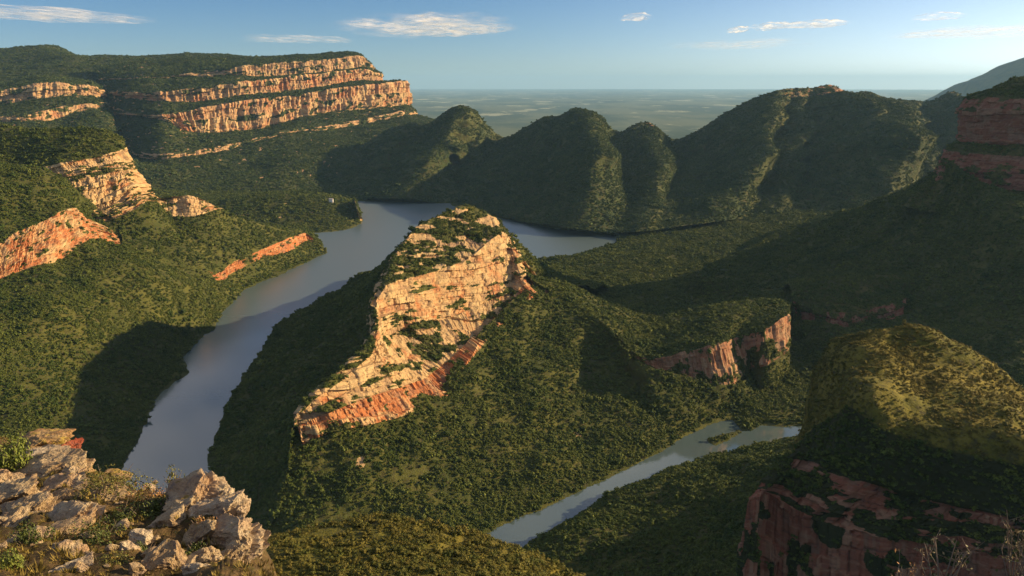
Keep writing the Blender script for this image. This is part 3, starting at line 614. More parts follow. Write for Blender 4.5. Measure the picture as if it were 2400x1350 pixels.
b_2 = rail((-260, 735, 1690), (-100, 690, 1760), (0, 655, 1815), (30, 642, 1855), (100, 620, 1930), (150, 606, 2010), (190, 572, 2110), (225, 560, 2190), (278, 575, 2260))
b_3 = rail((-260, 900, 1450), (-100, 860, 1480), (-40, 800, 1520), (60, 770, 1620), (180, 735, 1740), (270, 705, 1880), (350, 675, 2020), (400, 650, 2160), (430, 640, 2330))
b_4 = np.array([(-900, 1000, 60), (-830, 1080, -6), *[P(u, v, z=-6) for u, v in [(285, 1105), (345, 985), (410, 890), (430, 845), (475, 790), (525, 732), (590, 668)]]], float)
b_m = b_3 * 0.45 + b_4 * 0.55; b_m[:, 2] = b_3[:, 2] * 0.42 + b_4[:, 2] * 0.58
loft('hill', [b_bk, b_cr, b_1, b_2, b_3, b_m, b_4], [V_(8), V_(50), C_(44, red=0.55, amp=9, h=12, w=13, veg=0.12), V_(44), V_(44), V_(30)], 320,
     'grassy hill with a glowing orange cliff above the lake shore', 'hill', veg_amp=13, veg_scale=110, seed=22)
p_cr = rail((270, 520, 2500), (327, 490, 2620), (352, 464, 2680), (385, 460, 2700), (465, 462, 2740), (500, 479, 2780), (535, 497, 2850), (617, 527, 3000), (667, 537, 3100), (718, 544, 3220), (735, 556, 3230))
p_bk = np.array([(p[0] - 80, p[1] + 330, max(15, p[2] - 220)) for p in p_cr]); p_bk[-1] = P(760, 575, z=-6)
p_1 = rail((280, 540, 2450), (333, 521, 2560), (368, 511, 2620), (395, 509, 2640), (467, 507, 2680), (508, 493, 2755), (550, 512, 2820), (625, 540, 2970), (675, 545, 3080), (720, 550, 3205), (740, 562, 3215))
p_2 = rail((300, 600, 2300), (380, 605, 2380), (430, 615, 2430), (470, 625, 2470), (513, 640, 2540), (545, 618, 2620), (580, 600, 2700), (633, 577, 2850), (675, 560, 3000), (718, 548, 3190), (745, 566, 3200))
p_3 = rail((300, 610, 2290), (385, 618, 2370), (435, 630, 2420), (475, 642, 2460), (520, 658, 2528), (548, 640, 2605), (585, 622, 2685), (625, 602, 2830), (680, 590, 2970), (719, 566, 3165), (752, 573, 3185))
p_4 = np.array([P(u, v, z=-6) for u, v in [(470, 760), (500, 740), (520, 720), (540, 705), (560, 688), (590, 672), (620, 660), (665, 640), (710, 618), (745, 603), (770, 590)]])
loft('spur', [p_bk, p_cr, p_1, p_2, p_3, p_4], [V_(20), C_(24, red=0.3, amp=9, h=12, w=14, veg=0.30, mask=(0, .8, 1, .8, 1, .9, 0, 0, 0, 0, 0)), V_(46), C_(18, red=0.95, amp=9, h=8, w=12, veg=0.30, mask=(0, 0, 0, 0, 1, 1, .35, 1, 1, 1, 0.2)), V_(34)], 300,
     'wooded spur with rocky knobs and a red rock band running down to the lake', 'spur', veg_amp=11, veg_scale=110, seed=25)
n_bk = railz(-6, *[P(u, v, z=-6) for u, v in [(480, 475), (560, 466), (640, 462), (720, 462), (790, 468), (825, 480), (846, 500)]])
n_top = rail((500, 492, 3900), (570, 478, 3950), (645, 470, 3980), (720, 470, 4000), (785, 475, 4000), (825, 490, 3960), (846, 506, 3850))
n_ft = railz(-6, *[P(u, v, z=-6) for u, v in [(560, 560), (620, 552), (680, 548), (730, 545), (790, 542), (832, 533), (851, 518)]])
loft('peninsula', [n_bk, n_top, n_ft], [V_(16), V_(30)], 150, 'low wooded peninsula jutting into the lake', 'peninsula', veg_amp=8, veg_scale=80, seed=27, outcrop=0.05)

# ------------------------------------------------------------------ three peaks and the long mountain beyond the lake
e_top = rail((560, 445, 5800), (640, 432, 5800), (740, 398, 5800), (830, 352, 5800), (915, 302, 5820), (950, 290, 5850), (1000, 292, 5900), (1040, 263, 5900), (1062, 250, 5900), (1085, 247, 5900), (1108, 258, 5900), (1140, 290, 5900),
    (1178, 320, 5850), (1230, 300, 5720), (1275, 275, 5700), (1312, 271, 5700), (1342, 256, 5700), (1385, 264, 5700), (1412, 286, 5700), (1455, 308, 5750), (1487, 291, 5750), (1522, 287, 5750), (1545, 305, 5750), (1585, 327, 5750), (1625, 312, 5642),
    (1700, 264, 5620), (1780, 226, 5656), (1840, 209, 5708), (1900, 206, 5810), (1955, 203, 5903), (1972, 222, 5951), (2000, 218, 6030), (2035, 213, 6089), (2080, 230, 6166), (2150, 236, 6285), (2180, 237, 6336), (2230, 217, 6371), (2268, 245, 6435), (2340, 255, 6558), (2450, 250, 6745))
e_bk = shifted(e_top, 0, 1500, 0); e_bk[:, 2] = -340
uF = np.array([560, 740, 860, 960, 1060, 1110, 1200, 1310, 1410, 1500, 1620, 1760, 1900, 2050, 2200, 2450]); vF = np.array([455, 462, 470, 473, 478, 494, 517, 538, 548, 545, 528, 512, 505, 492, 480, 470])
uT, _, _ = project(e_top)
uFoot = np.interp(np.linspace(0, 1, 40), np.linspace(0, 1, 40), uT) * 1.0
zf = np.interp(uFoot, (560, 1400, 1500, 2450), (-6, -6, 10, 60))
e_ft = np.array([P(u, np.interp(u, uF, vF), z=z) for u, z in zip(uFoot, zf)])
e_m1 = e_top * 0.80 + e_ft * 0.20; e_m1[:, 2] = e_top[:, 2] * 0.60 + e_ft[:, 2] * 0.40
e_m2 = e_top * 0.45 + e_ft * 0.55; e_m2[:, 2] = e_top[:, 2] * 0.26 + e_ft[:, 2] * 0.74
e_lip = e_top * 0.955 + e_ft * 0.045; e_lip[:, 2] = e_top[:, 2] - np.interp(uT, (560, 1000, 1085, 1200, 1345, 1460, 1522, 1600, 1760, 1800, 1955, 1980, 2100, 2450), (20, 24, 34, 20, 44, 20, 36, 20, 26, 60, 75, 50, 26, 26))
SPURS = [  # (column pixel at the crest, column pixel at the foot, half width px, reach m)
    (955, 830, 80, 200), (1085, 935, 95, 460), (1120, 1095, 40, 120), (1240, 1140, 80, 240), (1360, 1330, 110, 700), (1300, 1205, 50, 300), (1522, 1460, 90, 420), (1655, 1540, 60, 330),
    (1800, 1625, 110, 560), (1890, 1800, 50, 240), (1960, 2010, 120, 760), (2100, 2130, 60, 300), (2230, 2250, 90, 420)]
def peaks_shape(V, rt, rseg):
    V = V.copy(); u, v, d = project(V)
    tt = np.where(rseg == 0, 0, np.where(rseg == 1, rt * 0.10, np.where(rseg == 2, 0.10 + rt * 0.25, np.where(rseg == 3, 0.35 + rt * 0.35, 0.70 + rt * 0.30))))
    for k in range(len(V)):
        t = tt[k]
        if rseg[k] == 0: continue
        ucol = np.interp(np.linspace(0, 1, V.shape[1]), np.linspace(0, 1, V.shape[1]), project(V[k])[0])
        wob = 55 * fbm(st(V[k][:, 0] / 520, V[k][:, 2] / 150, 2.0), 4, 77)
        s = np.zeros(V.shape[1])
        for c0, c1, w, a in SPURS:
            c = c0 + (c1 - c0) * t; ww = w * (0.45 + 0.75 * t)
            s = np.maximum(s, a * (0.5 - 0.5 * np.cos(np.pi * np.clip(1 - np.abs(ucol + wob - c) / (ww * 1.5), 0, 1))))
        prof = math.sin(min(1.0, t / 0.62) * math.pi / 2) * (1 - 0.75 * max(0.0, (t - 0.62) / 0.38))
        s = s - 75 * (np.abs(noise(st(V[k][:, 0] / 230 + t * 0.8, t * 0.9, 4.0), 78)) - 0.25) * 2 - 30 * (np.abs(noise(st(V[k][:, 0] / 90 + t, t * 1.6, 9.0), 79)) - 0.25) * 2
        V[k, :, 1] -= s * prof * 1.0; V[k, :, 2] += s * prof * 0.2; V[k, :, 0] += s * prof * 0.12
    return V
loft('mountain', [e_bk, e_top, e_lip, e_m1, e_m2, e_ft], [V_(10), C_(16, red=0.5, amp=9, h=30, w=35, veg=0.30, mask=np.interp(uT, (560, 1070, 1090, 1110, 1130, 1350, 1385, 1410, 1500, 1525, 1545, 1760, 1800, 1945, 1965, 1985, 2010, 2035, 2060, 2200, 2230, 2250, 2450), (0, 0, .5, .5, 0, 0, 1, 0, 0, 1, 0, 0, .4, .55, .8, 0, 0, .5, 0, 0, .5, 0, 0))), V_(46, red=0.6), V_(54, red=0.6), V_(44, red=0.6)], 900,
     'chain of dark green peaks and a broad mountain beyond the lake', 'mountain', mat=M_FAR, veg_amp=18, veg_scale=260, seed=31, shape=peaks_shape, forest='far', outcrop=0.0,
     parts=[(0, 'peak', 'pointed dark green peak standing beside the mesa', 'peak'), (12, 'peak', 'broad green peak with a rocky shoulder between two lower saddles', 'peak'),
            (19, 'peak', 'small knob of a peak with a red rock cap', 'peak'), (23, 'mountain', 'long green mountain with a flat cliff topped summit', 'mountain')])

# ------------------------------------------------------------------ shadowed mountain with its rock tower
ctr = P(2516, 340, 2400)
ths = np.linspace(R(100), R(-280), 25)
def ring(rad, z, sq=1.0): return np.array([(ctr[0] + math.sin(t) * rad * (1 + 0.07 * math.sin(3 * t + 1)), ctr[1] + 60 - math.cos(t) * rad * sq * (1 + 0.05 * math.sin(4 * t)), z) for t in ths])
zt = P(2330, 198, 2400)[2]
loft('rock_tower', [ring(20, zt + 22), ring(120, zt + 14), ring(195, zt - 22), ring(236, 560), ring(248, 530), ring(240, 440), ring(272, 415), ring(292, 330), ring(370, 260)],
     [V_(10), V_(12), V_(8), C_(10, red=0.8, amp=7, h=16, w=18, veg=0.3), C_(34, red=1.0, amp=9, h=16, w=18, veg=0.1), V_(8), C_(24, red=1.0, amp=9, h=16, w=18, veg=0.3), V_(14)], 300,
     'massive shadowed rock tower with a domed green cap', 'rock tower', mat=M_SHADERED, veg_amp=7, veg_scale=90, seed=41)
h0 = rail((1880, 520, 3450), (1990, 497, 3150), (2080, 462, 2900), (2150, 430, 2720), (2200, 400, 2580), (2230, 385, 2480), (2290, 430, 2260), (2400, 470, 2120), (2550, 500, 2050), (2800, 520, 2000))
hb = h0 + np.array((160, 420, -200.0))
h1 = rail((1800, 560, 3050), (1930, 555, 2850), (2040, 545, 2620), (2130, 540, 2450), (2200, 535, 2320), (2260, 540, 2200), (2330, 560, 2060), (2430, 580, 1950), (2560, 600, 1900), (2800, 620, 1850))
h2 = rail((1700, 610, 2750), (1850, 625, 2520), (1960, 640, 2380), (2060, 650, 2260), (2140, 660, 2150), (2220, 680, 2030), (2310, 700, 1920), (2420, 720, 1820), (2560, 740, 1750), (2800, 760, 1700))
h3 = rail((1640, 690, 2300), (1780, 720, 2150), (1880, 760, 2000), (1980, 800, 1850), (2060, 830, 1770), (2150, 850, 1700), (2270, 880, 1620), (2400, 910, 1540), (2560, 940, 1480), (2800, 960, 1430))
h4 = np.array([P(u, v, z=4) for u, v in [(1640, 740), (1760, 810), (1850, 880), (1900, 940), (1950, 985), (2050, 1010), (2200, 1040), (2400, 1060), (2600, 1080), (2800, 1100)]])
loft('mountain', [hb, h0, h1, h2, h3, h4], [V_(12), V_(40), V_(40), V_(40), V_(30)], 260, 'shadowed wooded mountain slope below the rock tower', 'mountain', veg_amp=22, veg_scale=170, seed=43)
g0 = rail((2240, 250, 22000), (2274, 226, 22000), (2284, 206, 22000), (2330, 180, 22000), (2382, 154, 22000), (2402, 143, 22000), (2500, 110, 22000), (2620, 100, 22000), (2800, 130, 22000))
g1 = g0.copy(); g1[:, 1] -= 3500; g1[:, 2] = -340; gb = g0.copy(); gb[:, 1] += 4500; gb[:, 2] = -340
loft('mountain', [gb, g0, g1], [V_(10), V_(40)], 120, 'pale hazy mountain flank far behind the rock tower', 'mountain', mat=M_FAR, veg_amp=70, veg_scale=1100, seed=45, forest=None)

# ------------------------------------------------------------------ far mesa and plateau
def mesa_rail(us, vs, ds): return zipd(list(zip(us, vs)), ds)
a0 = mesa_rail((215, 340, 430, 560, 640, 720, 790, 835, 856, 862), (152, 146, 140, 135, 131, 126, 121, 124, 140, 146), (7400, 7450, 7500, 7600, 7700, 7800, 7900, 8000, 8100, 9000))
a1 = mesa_rail((232, 350, 430, 560, 630, 710, 785, 845, 862, 866), (185, 182, 176, 158, 150, 144, 137, 133, 146, 148), (7000, 6800, 6850, 6950, 7100, 7250, 7450, 7650, 7800, 8900))
a2 = mesa_rail((232, 352, 432, 562, 632, 712, 790, 852, 872, 874), (187, 184, 180, 178, 180, 173, 164, 158, 164, 164), (6990, 6790, 6840, 6930, 7080, 7230, 7425, 7620, 7780, 8900))
a3 = mesa_rail((236, 355, 430, 545, 625, 705, 785, 850, 880, 884), (216, 216, 210, 196, 188, 178, 168, 163, 170, 172), (6800, 6300, 6350, 6500, 6680, 6880, 7100, 7330, 7520, 8700))
a4 = mesa_rail((238, 360, 435, 545, 628, 708, 788, 855, 884, 888), (220, 236, 239, 229, 219, 209, 197, 190, 193, 190), (6790, 6285, 6335, 6480, 6660, 6860, 7080, 7310, 7500, 8700))
a5 = mesa_rail((238, 370, 405, 500, 600, 690, 780, 855, 926, 934), (262, 270, 268, 248, 234, 223, 209, 200, 194, 204), (6650, 5950, 5980, 6150, 6350, 6560, 6800, 7020, 7280, 8500))
a6 = mesa_rail((238, 380, 425, 505, 600, 692, 782, 857, 930, 938), (268, 280, 307, 311, 302, 281, 262, 253, 249, 246), (6640, 5935, 5955, 6115, 6315, 6530, 6770, 6990, 7255, 8500))
a7 = mesa_rail((225, 370, 440, 525, 600, 690, 780, 860, 940, 950), (345, 362, 356, 340, 325, 306, 292, 276, 262, 262), (6300, 5380, 5480, 5680, 5900, 6200, 6480, 6750, 7020, 8400))
a8 = mesa_rail((225, 370, 442, 530, 602, 692, 784, 862, 946, 958), (352, 374, 366, 352, 331, 312, 302, 288, 274, 274), (6290, 5365, 5462, 5660, 5885, 6185, 6455, 6725, 6995, 8400))
a9 = mesa_rail((300, 400, 500, 600, 680, 760, 840, 920, 1000, 1040), (400, 412, 420, 420, 405, 385, 362, 335, 305, 300), (4900, 4900, 4900, 4950, 5100, 5350, 5650, 6000, 6500, 8200))
a10 = a9 * np.array((0.9, 0.9, 0)) + np.array((0, 0, -9.0))
loft('mesa', [a0, a1, a2, a3, a4, a5, a6, a7, a8, a9, a10],
     [V_(18), C_(14, red=0.2, amp=15, h=22, w=30, veg=0.2), V_(14), C_(18, red=0.45, amp=17, h=26, w=30, veg=0.12), V_(20), C_(34, red=0.45, amp=22, h=34, w=34, veg=0.10), V_(34), C_(8, red=0.2, amp=12, h=18, w=30, veg=0.4), V_(34), V_(20)], 520,
     'great mesa with stacked orange cliff bands above green talus', 'mesa', mat=M_FAR, veg_amp=26, veg_scale=330, seed=51, forest='far', outcrop=0.08)
b0 = rail((-200, 128, 9500), (-60, 125, 9500), (20, 121, 9500), (80, 114, 9500), (130, 112, 9500), (148, 120, 9500), (168, 134, 9500), (260, 135, 9300), (350, 134, 9300), (450, 131, 9200), (510, 129, 9200), (554, 132, 9100), (640, 140, 9100))
bb = shifted(b0, 0, 1500, -200)
b1 = rail((-200, 182, 7400), (-60, 180, 7400), (20, 178, 7400), (80, 174, 7400), (130, 170, 7400), (160, 168, 7400), (200, 168, 7450), (260, 170, 7500), (350, 170, 7550), (430, 168, 7600), (500, 165, 7700), (560, 160, 7800), (640, 165, 7900))
b2 = shifted(b1, 0, -900, -180)
loft('plateau', [bb, b0, b1, b2], [V_(6), V_(40), V_(20)], 260, 'dark plateau skyline behind the mesa', 'plateau', mat=M_FAR, veg_amp=40, veg_scale=420, seed=55, forest='far', dens=0.6)
x0 = rail((-180, 205, 6900), (-60, 200, 6900), (0, 195, 6900), (60, 184, 6950), (110, 178, 7000), (160, 182, 7000), (205, 190, 7000), (240, 205, 7000), (255, 222, 7100))
x1 = rail((-180, 232, 6100), (-60, 224, 6120), (0, 216, 6150), (60, 203, 6200), (115, 193, 6260), (165, 198, 6350), (210, 201, 6450), (236, 208, 6550), (252, 224, 6900))
x2 = rail((-180, 262, 6085), (-60, 256, 6105), (0, 248, 6130), (60, 238, 6175), (115, 230, 6235), (165, 226, 6325), (212, 225, 6430), (238, 226, 6530), (254, 230, 6900))
x3 = rail((-180, 290, 5700), (-60, 280, 5750), (0, 272, 5800), (60, 268, 5850), (100, 260, 5950), (130, 252, 6050), (180, 245, 6150), (236, 240, 6300), (262, 246, 6800))
x4 = rail((-180, 300, 5690), (-60, 292, 5740), (0, 284, 5785), (60, 282, 5835), (105, 284, 5930), (138, 278, 6030), (182, 262, 6130), (240, 252, 6280), (264, 256, 6800))
x5 = rail((-180, 380, 5000), (-60, 380, 5000), (0, 372, 5050), (60, 365, 5100), (120, 350, 5200), (170, 340, 5300), (220, 325, 5450), (262, 310, 5650), (290, 300, 6300))
loft('plateau', [x0, x1, x2, x3, x4, x5], [V_(16), C_(22, red=0.1, amp=16, h=24, w=30, veg=0.15), V_(22), C_(16, red=0.3, amp=12, h=20, w=30, veg=0.3), V_(30)], 260,
     'cliff edged plateau beside the mesa across a dark gully', 'plateau', mat=M_FAR, veg_amp=22, veg_scale=300, seed=58, forest='far', outcrop=0.08)

# ------------------------------------------------------------------ woodland of the valley floor
sdv = SD.ravel()
keepf = sstep(0, 3, sdv) * (np.hypot(vf_V[:, 0], vf_V[:, 1]) < 6200) * (vf_V[:, 1] > 900)
keepf = keepf * np.clip(0.9 + 1.2 * fbm(vf_V / 60, 4, 63), 0.1, 1.4)
scatter_on(vf_V, vf_F, keepf, forest_radius, forest_spacing, 'tree', 'woodland', vfloor)

# ------------------------------------------------------------------ viewpoint ledge in front
gb = MatB('ledge_soil'); gc = gb.coord()
gcol = gb.mix(gb.rng(gb.noise(gc, 0.9, 5), 0.35, 0.65), (0.05, 0.036, 0.018), (0.15, 0.10, 0.045))
gcol = gb.mix(gb.rng(gb.noise(gc, 5, 3), 0.5, 0.7), gcol, (0.07, 0.065, 0.02)); gb.lk(gcol, gb.b.inputs['Base Color'])
gb.bump(gb.noise(gc, 4, 5, 0.7), 0.8, 0.25)
def rock_mat(name, light, warm, grey, lichen, lich=0.62):
    b = MatB(name); c = b.coord(); oi = b.n.new('ShaderNodeObjectInfo')
    va = b.n.new('ShaderNodeVectorMath'); va.operation = 'ADD'
    cx = b.n.new('ShaderNodeCombineXYZ'); b.lk(b.math('MULTIPLY', oi.outputs['Random'], 50), cx.inputs[0]); b.lk(c, va.inputs[0]); b.lk(cx.outputs[0], va.inputs[1]); v = va.outputs[0]
    n1 = b.noise(v, 0.8, 5, 0.6); n2 = b.noise(v, 3.2, 5, 0.65); n3 = b.noise(v, 9, 4, 0.7)
    m = b.n.new('ShaderNodeMapping'); m.inputs['Scale'].default_value = (0.6, 0.6, 7); b.lk(v, m.inputs['Vector']); lay = b.noise(m.outputs[0], 1.2, 4, 0.6)
    col = b.mix(b.rng(n1, 0.38, 0.62), light, warm)
    col = b.mix(b.rng(lay, 0.5, 0.68, 0, 0.6), col, warm)
    col = b.mix(b.rng(n2, 0.50, 0.68, 0, 0.85), col, grey)
    col = b.mix(b.rng(b.noise(v, 1.7, 4), lich, lich + 0.09, 0, 0.9), col, lichen)
    col = b.mix(b.rng(n3, 0.58, 0.70, 0, 0.7), col, (0.09, 0.065, 0.055)); b.lk(col, b.b.inputs['Base Color'])
    b.bump(b.math('ADD', b.math('ADD', n2, b.math('MULTIPLY', lay, 1.2)), b.math('MULTIPLY', n3, 0.8)), 1.0, 0.22)
    return b.m
M_RK = [rock_mat('pale_rock', (0.56, 0.45, 0.30), (0.48, 0.32, 0.19), (0.26, 0.21, 0.18), (0.36, 0.26, 0.07)),
        rock_mat('pink_rock', (0.52, 0.41, 0.26), (0.43, 0.30, 0.17), (0.22, 0.17, 0.15), (0.35, 0.25, 0.08)),
        rock_mat('red_rock', (0.42, 0.16, 0.09), (0.34, 0.07, 0.04), (0.16, 0.08, 0.07), (0.36, 0.22, 0.12), 0.6),
        rock_mat('lichen_rock', (0.42, 0.30, 0.16), (0.38, 0.22, 0.10), (0.2, 0.16, 0.1), (0.44, 0.32, 0.08), 0.54),
        rock_mat('white_rock', (0.62, 0.53, 0.39), (0.52, 0.38, 0.24), (0.25, 0.20, 0.17), (0.45, 0.36, 0.12), 0.68)]
_RC = {}
def cube_sphere(n):
    if n in _RC: return _RC[n]
    g = np.linspace(-1, 1, n + 1); V, Fc, key = [], [], {}
    def vid(p):
        k = tuple(np.round(p, 5))
        if k not in key: key[k] = len(V); V.append(p)
        return key[k]
    for ax in range(3):
        for sg in (-1, 1):
            for i in range(n):
                for j in range(n):
                    q = []
                    for di, dj in ((0, 0), (1, 0), (1, 1), (0, 1)):
                        p = [0, 0, 0]; p[ax] = sg; p[(ax + 1) % 3] = g[i + di]; p[(ax + 2) % 3] = g[j + dj]; q.append(vid(np.array(p, float)))
                    Fc.append(q if sg > 0 else q[::-1])
    _RC[n] = (np.array(V), np.array(Fc)); return _RC[n]
def rock_shape(sx, sy, sz, seed, n=16, layers=5, rough=0.1):
    """layered angular block: squared-off, cut by random planes, with stepped beds"""
    rg = np.random.default_rng(seed); V, Fc = cube_sphere(n); p = V.copy()
    p /= ((np.abs(p) ** 5).sum(1) ** 0.2)[:, None]
    for k in range(9):
        d = rg.normal(0, 1, 3) * (1, 1, 0.6); d /= np.linalg.norm(d); t = rg.uniform(0.62, 1.0)
        o = p @ d - t; p = p - np.where(o > 0, o, 0)[:, None] * d
    zz = (p[:, 2] + 1) / 2 * layers + 0.35 * fbm(p * 1.3 + seed, 2, seed); L = np.floor(zz)
    sc = 0.80 + 0.26 * rnd(L, 2, 0, seed); p[:, 0] *= sc; p[:, 1] *= sc
    p[:, 0] += 0.12 * (rnd(L, 5, 0, seed) - 0.5)
    nn = p / np.maximum(np.linalg.norm(p, axis=1), 1e-6)[:, None]
    p = p + nn * (fbm(p * 2.2 + seed * 3.1, 4, seed, 0.6) * rough * 2.2)[:, None]
    return p * np.array((sx, sy, sz)), Fc
def rot(p, rx, ry, rz):
    from mathutils import Euler
    return p @ np.array(Euler((rx, ry, rz)).to_matrix()).T
def place_rock(name, u0, v0, u1, v1, d, mat, seed, roll=-18, yaw=0, deep=1.0, parent=None, n=16, layers=5, rough=0.1, pitch=0):
    c = P((u0 + u1) / 2, (v0 + v1) / 2, d); k = math.sqrt(((c - (0, 0, H)) ** 2).sum()) / F
    w, h = (u1 - u0) * k / 2 * 1.08, (v1 - v0) * k / 2 * 1.12
    p, Fc = rock_shape(w, max(w * 0.8, h) * deep, h, seed, n, layers, rough)
    p = rot(p, R(pitch), R(roll), R(yaw))
    o = mesh_obj(name, p, Fc, M_RK[mat], parent, False); o.location = c
    return o
LEDGE_D = [(1000, 58), (1060, 50), (1115, 45), (1150, 40), (1200, 35), (1250, 31), (1300, 28), (1350, 25), (1480, 20)]
def ledge_d(v): return float(np.interp(v, [a for a, b in LEDGE_D], [b for a, b in LEDGE_D]))
lf = rail((-260, 1010, 58), (-120, 1030, 56), (20, 1050, 53), (110, 1062, 50), (180, 1085, 48), (215, 1125, 45), (280, 1128, 43), (330, 1160, 40), (400, 1166, 38), (465, 1172, 36), (520, 1225, 33), (570, 1290, 29), (575, 1360, 25), (560, 1480, 20))
lm1 = rail((-300, 1150, 40), (-160, 1150, 40), (-30, 1150, 40), (60, 1160, 39), (130, 1175, 37), (180, 1195, 35.5), (230, 1210, 34), (280, 1225, 33), (330, 1240, 32), (390, 1250, 31), (440, 1285, 29), (490, 1330, 26.5), (500, 1390, 23.5), (490, 1480, 20))
ln = np.array([P(u, 1560, 17.5) for u in np.linspace(-340, 440, 14)])
ld = lf + np.array([(0.5, 2.5, -7)] * 9 + [(2.5, 1.5, -7)] * 5)
ldd = ld + np.array([(4, 8, -60)] * 9 + [(8, 4, -60)] * 5)
ledge, lV, lF, lR = loft('ledge', [ldd, ld, lf, lm1, ln], [V_(12), V_(10), V_(50), V_(50)], 150, 'rocky ledge of the viewpoint with dry soil between stones', 'ledge', mat=gb.m, veg_amp=0.7, veg_scale=2.5, seed=71, forest=None)
out_l = empty('rock_outcrop', P(100, 1120, 46)); tag(out_l, 'weathered bedrock outcrop of stacked slabs with red end and lichen top', 'rock outcrop', None, 'thing')
out_r = empty('rock_outcrop', P(500, 1230, 31)); tag(out_r, 'pale jutting outcrop at the ledge tip above the shadowed gorge', 'rock outcrop', None, 'thing')
def sub_rock(parent, *a, **k):
    o = place_rock('slab', *a, **k); loc = o.location.copy(); o.parent = parent; o.location = loc - parent.location; return o
S = 500
for (u0, v0, u1, v1, d, m, roll, pit) in [
    (200, 1150, 300, 1200, 39.5, 1, -14, 10), (-10, 1215, 96, 1268, 36, 1, -16, 15), (90, 1200, 214, 1246, 36, 0, -18, 15), (20, 1262, 110, 1312, 32.5, 1, -12, 10),
    (28, 1022, 148, 1062, 49, 3, -3, 0), (152, 1036, 188, 1078, 48.2, 2, 5, 0), (50, 1056, 172, 1098, 47.5, 0, -6, 10), (42, 1088, 192, 1150, 45, 1, -12, 20), (-10, 1106, 52, 1150, 44, 0, -15, 10),
    (80, 1136, 196, 1180, 42.5, 0, -16, 15), (90, 1165, 190, 1205, 40, 1, -20, 10), (-20, 1150, 80, 1200, 40, 1, -14, 10), (150, 1098, 196, 1140, 44.5, 0, -20, 0), (10, 1180, 110, 1225, 37.5, 1, -18, 15), (60, 1060, 150, 1084, 47, 4, -4, 0)]:
    S += 1; o = sub_rock(out_l, u0, v0, u1, v1, d - 2.6, m, S, roll=roll, pitch=pit, layers=10, rough=0.10, n=30)
    if m == 2: o['label'] = 'bright red broken end of the bedrock'
for (u0, v0, u1, v1, d, m, roll, pit) in [
    (392, 1132, 536, 1196, 34.5, 0, -24, 25), (430, 1122, 500, 1160, 35.2, 4, -16, 10), (452, 1178, 572, 1244, 32.3, 4, -20, 15), (470, 1236, 618, 1306, 29.8, 0, -24, 12), (512, 1284, 592, 1334, 28, 1, -30, 5),
    (430, 1230, 520, 1290, 30.2, 1, -30, 15), (440, 1296, 540, 1362, 27.2, 1, -28, 10), (490, 1322, 536, 1362, 26.2, 3, -10, 0), (380, 1180, 460, 1226, 33.2, 1, -24, 15), (520, 1150, 548, 1182, 34, 4, 10, 0), (556, 1190, 576, 1222, 32, 4, 15, 0), (536, 1316, 580, 1366, 26.8, 0, -30, 0)]:
    S += 1; sub_rock(out_r, u0, v0, u1, v1, d, m, S, roll=roll, pitch=pit, layers=9, rough=0.10, n=30)
for (u0, v0, u1, v1, d, m, roll, name, lab) in [
    (366, 1206, 440, 1248, 32, 1, -26, 'boulder', 'tilted pinkish slab resting behind the orange dry grass'),
    (308, 1250, 356, 1282, 29.8, 4, 6, 'stone', 'small rounded yellowish white stone among dark shrubs'),
    (272, 1276, 324, 1320, 28.2, 4, 28, 'stone', 'white four sided stone with dark pits among shrubs'),
    (246, 1300, 272, 1322, 28, 4, -40, 'stone', 'thin pale splinter of stone beside the white stone'),
    (322, 1294, 434, 1362, 26.6, 1, -34, 'boulder', 'long diagonal pink slab rising out of the shrubs'),
    (434, 1320, 486, 1362, 25.8, 4, -15, 'boulder', 'pale block beside the long diagonal slab'),
    (92, 1236, 200, 1278, 31, 1, -16, 'boulder', 'flat tilted slab with pink face above the triangular boulder'),
    (126, 1276, 196, 1336, 28, 0, -8, 'boulder', 'upright triangular cream boulder'),
    (130, 1318, 220, 1372, 26.2, 4, -6, 'boulder', 'broad pale block at the foot of the triangular boulder'),
    (-10, 1280, 30, 1318, 28, 1, -5, 'boulder', 'rounded pink boulder beside the bright green shrub'),
    (206, 1190, 252, 1220, 35, 1, 14, 'boulder', 'low pink wedge of stone between two dark shrubs'),
    (248, 1106, 314, 1124, 43.5, 3, 0, 'boulder', 'flat lichen covered stone behind the round shrub'),
    (190, 1092, 220, 1122, 45, 3, 0, 'boulder', 'small lichen yellow stone at the end of the bedrock')]:
    S += 1; o = place_rock(name, u0, v0, u1, v1, d, m, S, roll=roll, layers=4, rough=0.08); tag(o, lab, 'stone' if name == 'stone' else 'boulder', None, 'thing')
rgp = np.random.default_rng(5)
for i in range(46):
    u, v = rgp.uniform(0, 520), rgp.uniform(1130, 1345)
    if u > 380 and v < 1190: continue
    w = rgp.uniform(7, 20); d = ledge_d(v) - 0.2
    S += 1; o = place_rock('stone', u - w, v - w * 0.5, u + w, v + w * 0.5, d, int(rgp.choice([0, 1, 1, 4])), S, roll=rgp.uniform(-40, 20), n=6, layers=3); tag(o, 'small broken stone lying loose on the ledge', 'stone', 'loose stones on the ledge', 'thing')

